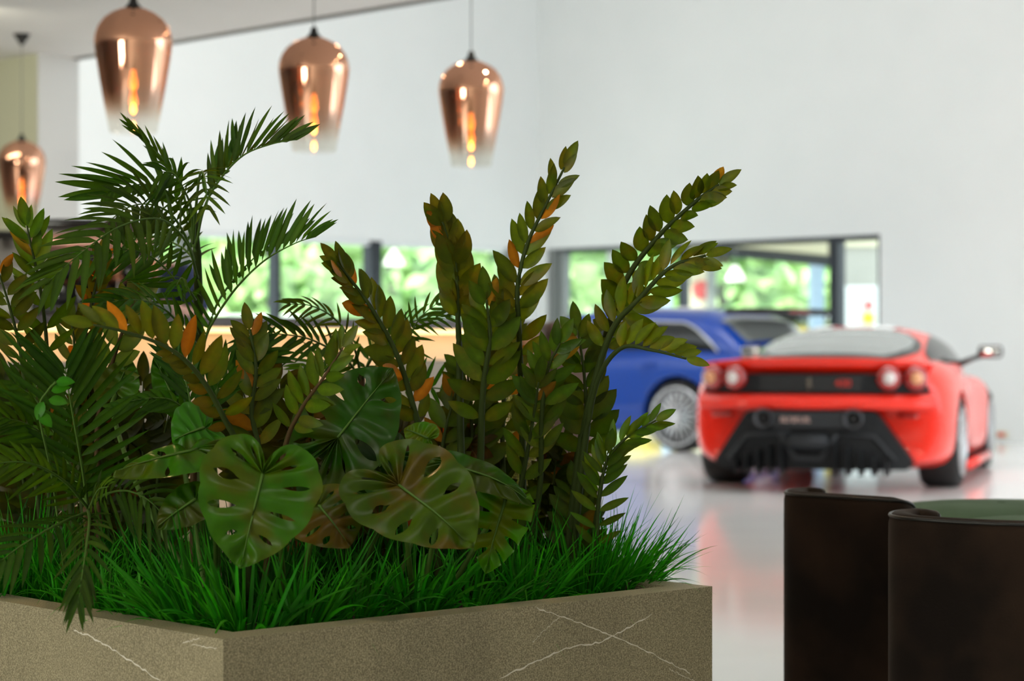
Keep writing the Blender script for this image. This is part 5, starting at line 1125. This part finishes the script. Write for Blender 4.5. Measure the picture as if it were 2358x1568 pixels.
monstera(m2, (1030, 1070), (1235, 1130), 120, (.15, -.6, .8), 3.2, [(1010, 1180, 3.3), (965, 1420, 3.35)], tint=(.8, .8, .8), cup=-.1, seed=204, holes=0, back=.25, roll_tip=.5)
monstera(m2, (1165, 1150), (1112, 1322), 150, (-.35, -1, .1), 3.22, [(1130, 1200, 3.3), (1000, 1420, 3.36)], tint=(1.6, 1.5, .8), cup=.02, seed=205, slit=1.0, back=.2, lobes=8)
m3 = mon('split-leaf plant with a big dark upright leaf in the centre', 780, 3.5)
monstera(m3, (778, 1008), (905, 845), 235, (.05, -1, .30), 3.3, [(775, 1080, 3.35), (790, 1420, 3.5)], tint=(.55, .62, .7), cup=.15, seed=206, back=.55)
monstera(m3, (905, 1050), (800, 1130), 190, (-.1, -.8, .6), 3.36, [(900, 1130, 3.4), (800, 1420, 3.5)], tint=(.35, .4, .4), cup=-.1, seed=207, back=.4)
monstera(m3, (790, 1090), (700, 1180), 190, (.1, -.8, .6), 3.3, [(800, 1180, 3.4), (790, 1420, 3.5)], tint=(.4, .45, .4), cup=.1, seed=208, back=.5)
m4 = mon('split-leaf plant with a folded pale green leaf pointing left', 470, 3.35)
monstera(m4, (455, 1035), (255, 1082), 165, (-.1, -.45, .9), 3.15, [(490, 1090, 3.2), (500, 1420, 3.35)], tint=(1.2, 1.15, .8), cup=-.2, seed=209, back=.4, holes=1, roll_tip=.1)
monstera(m4, (470, 985), (400, 1010), 170, (.3, -.8, .6), 3.2, [(495, 1090, 3.24), (505, 1420, 3.35)], tint=(1, 1.3, .8), cup=-.15, seed=210, back=.5, holes=0)
monstera(m4, (450, 1150), (360, 1210), 110, (.1, -.8, .6), 3.12, [(470, 1230, 3.2), (500, 1420, 3.35)], tint=(.8, .7, .7), cup=-.1, seed=211, back=.4, holes=0)
monstera(m4, (265, 905), (300, 825), 105, (0, -1, .2), 3.6, [(262, 960, 3.55), (330, 1150, 3.4), (480, 1400, 3.35)], tint=(1.2, 1.0, .9), cup=.1, seed=212, back=.4, holes=0)
monstera(m4, (400, 920), (355, 820), 75, (.3, -1, .2), 3.5, [(410, 1000, 3.45), (480, 1400, 3.35)], tint=(.6, 1.4, .8), cup=.1, seed=213, back=.3, holes=0)
monstera(m4, (985, 1010), (930, 985), 80, (0, -.8, .5), 3.5, [(990, 1100, 3.5), (900, 1400, 3.45)], tint=(2.0, 1.6, .8), cup=.1, seed=214, back=.3, holes=0)
# --- dry yellow tuft, wiry moss ----------------------------------------------
t = thing('dried_grass_spike', 'yellow dried flower spike before the bar counter, in the middle palm', 'dried flower', P(875, 850, 3.8) * 1.0); t.location.z = .55
t.location = (P(875, 0, 3.8).x, 3.8, .55)
mb = MB(); mb.tube(crv(px([(900, 1350, 3.8), (885, 1000, 3.8), (868, 850, 3.8), (848, 745, 3.8)]), 20), .002, 5); st = mb.build('stem', 'straw', t)
mb = MB(); pts = crv(px([(875, 870, 3.8), (862, 810, 3.8), (846, 740, 3.8)]), 30); random.seed(5)
for i in range(150):
    p_ = pts[int(rnd(0, 30))]; d = Vector((rnd(-.25, .25), rnd(-.25, .25), 1)); mb.leaf(p_, d, Vector((rnd(-1, 1), -1, 0)), rnd(.012, .028), .0022, n=2)
mb.build('bristles', 'straw', st)
t = thing('wiry_moss', 'yellow-green wiry bush seen between the zz stems', 'moss', (P(1195, 0, 3.85).x, 3.85, .55))
mb = MB(); random.seed(8)
for i in range(520):
    x_, y_ = rnd(1135, 1262), rnd(880, 1180); D_ = rnd(3.82, 3.98)
    if abs(x_ - 1195) > 30 + (y_ - 860) * .25: continue
    p_ = P(x_, y_, D_); d = Vector((rnd(-1, 1), rnd(-.5, .5), rnd(-.4, 1))).normalized() * rnd(.012, .03)
    mb.tube([p_, p_ + d, p_ + d * 1.8 + Vector((rnd(-.01, .01), 0, rnd(-.01, .01)))], .0012, 3, cap=False)
mb.tube(crv(px([(1195, 1350, 3.85), (1190, 1150, 3.88), (1200, 1000, 3.9), (1195, 900, 3.9)]), 10), .003, 4)
o = mb.build('twigs', 'moss', t); o['kind'] = 'stuff'
# --- grass tufts ---------------------------------------------------------------
def tuft(px_, D_, h, n, label, lean=(0, 0), seed=1, wmm=4.2, spread=.7, tint=(1, 1, 1)):
    random.seed(seed); D_ = D_ + .045; X = (px_ - CX) / F * D_; b0 = Vector((X, D_, ZR - .045)); m_ = MB(); n = int(n * .72)
    for i in range(n):
        a = rnd(0, 6.283); r_ = rnd(0, .045) ; el = rnd(.15, 1) ** 1.1 * spread
        d = Vector((math.cos(a) * el + lean[0], math.sin(a) * el + lean[1], 1)).normalized()
        g = rnd(.55, 1.35); m_.k = (g * rnd(.7, 1.5) * tint[0], g * tint[1], g * tint[2])
        L_ = h * 1.35 * rnd(.6, 1.15) * (1.15 if el > .5 * spread else 1)
        sd = Vector((rnd(-1, 1), rnd(-1, 1), 0)); m_.leaf(b0 + Vector((math.cos(a) * r_, math.sin(a) * r_, 0)), d, d.cross(sd).normalized(), L_, wmm * .001 * rnd(.8, 1.5) * 1.35, 0, .4, 'grass', 10, grav=rnd(.05, .62) * (.4 + el * 1.2), curl=rnd(-.1, .1))
    if seed < 310 or seed in (312, 313):
        for i in range(7):
            m_.k = (rnd(.9, 1.6), rnd(.9, 1.3), .9); d = Vector((rnd(-.9, .9), -rnd(.35, .9), .95)).normalized(); sd = Vector((rnd(-.3, .3), rnd(-.3, .3), 1))
            m_.leaf(b0 + Vector((rnd(-.03, .03), -.02, 0)), d, sd, h * rnd(.9, 1.25), .0075, 0, .3, 'grass', 12, grav=rnd(.38, .52))
    o = m_.build('grass_tuft', 'leaf_grass', None, tint=True, origin=b0); tag(o, label, 'grass', 'grass tufts in the planter'); return o
TF = [(565, 3.03, .15, 90, 'coarse grass tuft at the near corner of the planter, under the round split leaf', (.0, -.05), 6.5, .9),
      (440, 3.08, .165, 150, 'bright grass tuft left of the near corner, leaning left', (-.45, 0), 5.0, .6),
      (330, 3.16, .13, 70, 'dark grass tuft beside the hanging palm frond, right side', (-.1, 0), 4.5, .8),
      (700, 3.12, .14, 110, 'coarse grass tuft right of the round split leaf', (.25, 0), 5.5, .8),
      (820, 3.20, .14, 90, 'dark grass tuft below the brown split leaf', (.1, 0), 5.0, .8),
      (960, 3.27, .15, 110, 'dark grass tuft below the wide copper-glinting leaf', (.1, 0), 6.0, .8),
      (1095, 3.34, .13, 70, 'sparse grass tuft below the bright slit leaf', (.3, -.1), 4.5, .9),
      (1215, 3.42, .15, 140, 'light green grass tuft in front of the moss, right of the bright slit leaf', (.15, 0), 4.2, .8),
      (1345, 3.50, .155, 230, 'dense grass tuft at the foot of the tall zz plant', (.05, 0), 3.6, .75),
      (1425, 3.56, .155, 260, 'dense fine grass tuft at the right end of the planter', (.30, 0), 3.4, .8),
      (60, 3.42, .17, 260, 'fine grass tuft at the left edge of the photo', (0, 0), 3.0, .6),
      (160, 3.38, .15, 200, 'fine grass tuft under the left palm', (.0, 0), 3.0, .7),
      (250, 3.26, .12, 110, 'fine grass tuft behind the hanging palm frond', (0, 0), 3.6, .8),
      (-30, 3.38, .14, 160, 'fine grass tuft half cut by the left edge', (.1, 0), 3.2, .8),
      (620, 3.35, .16, 130, 'grass tuft behind the round split leaf', (0, 0), 4.5, .7),
      (1130, 3.55, .16, 130, 'grass tuft behind the bright slit leaf', (0, 0), 4.0, .7)]
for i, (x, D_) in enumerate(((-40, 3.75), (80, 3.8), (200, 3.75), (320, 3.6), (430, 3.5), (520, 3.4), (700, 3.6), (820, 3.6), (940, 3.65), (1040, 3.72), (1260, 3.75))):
    TF.append((x, D_, .16, 120, 'shade-tinted back-row grass tuft ' + ['cut by the left edge', 'behind the fine left grass', 'behind the left palm', 'left of the folded leaf stems', 'below the folded split leaf', 'left of the round split leaf', 'right of the round split leaf', 'behind the brown split leaf', 'behind the wide copper-glinting leaf', 'between that leaf and the bright slit leaf', 'behind the light green tuft'][i], (0, 0), 4.0, .7))
for i, (x, D_, h, n, lab, ln, wm, spd) in enumerate(TF): tuft(x, D_, h, n, lab, ln, 300 + i, wm, spd, (1, 1, 1) if i < 14 else (.5, .45, .4))  # rear tufts darkened, the shade between plants is in their green
# small fresh leaves at the far left
t = thing('ivy_sprig', 'small bright green sprig in front of the left palm', 'sprig', (P(115, 0, 3.25).x, 3.25, .55))
mb = MB(); mb.tube(crv(px([(150, 1330, 3.3), (120, 1100, 3.2), (90, 950, 3.1), (110, 900, 3.08), (128, 880, 3.06)]), 20), .0018, 5); st = mb.build('stem', 'petiole', t)
mb = MB()
for (x, y, dx, dy) in ((128, 880, 1, .1), (118, 900, 1, .3), (112, 920, 1, -.1), (100, 925, -.4, -1), (90, 950, .8, -.8)):
    mb.k = (.5, 1.9, 1.2); mb.leaf(P(x, y, 3.07), Vector((dx, -.2, dy)), Vector((0, -1, .6)), .030, .018, .2, .2, 'zz', 6)
mb.build('leaves', 'leaf_zz', st, tint=True)
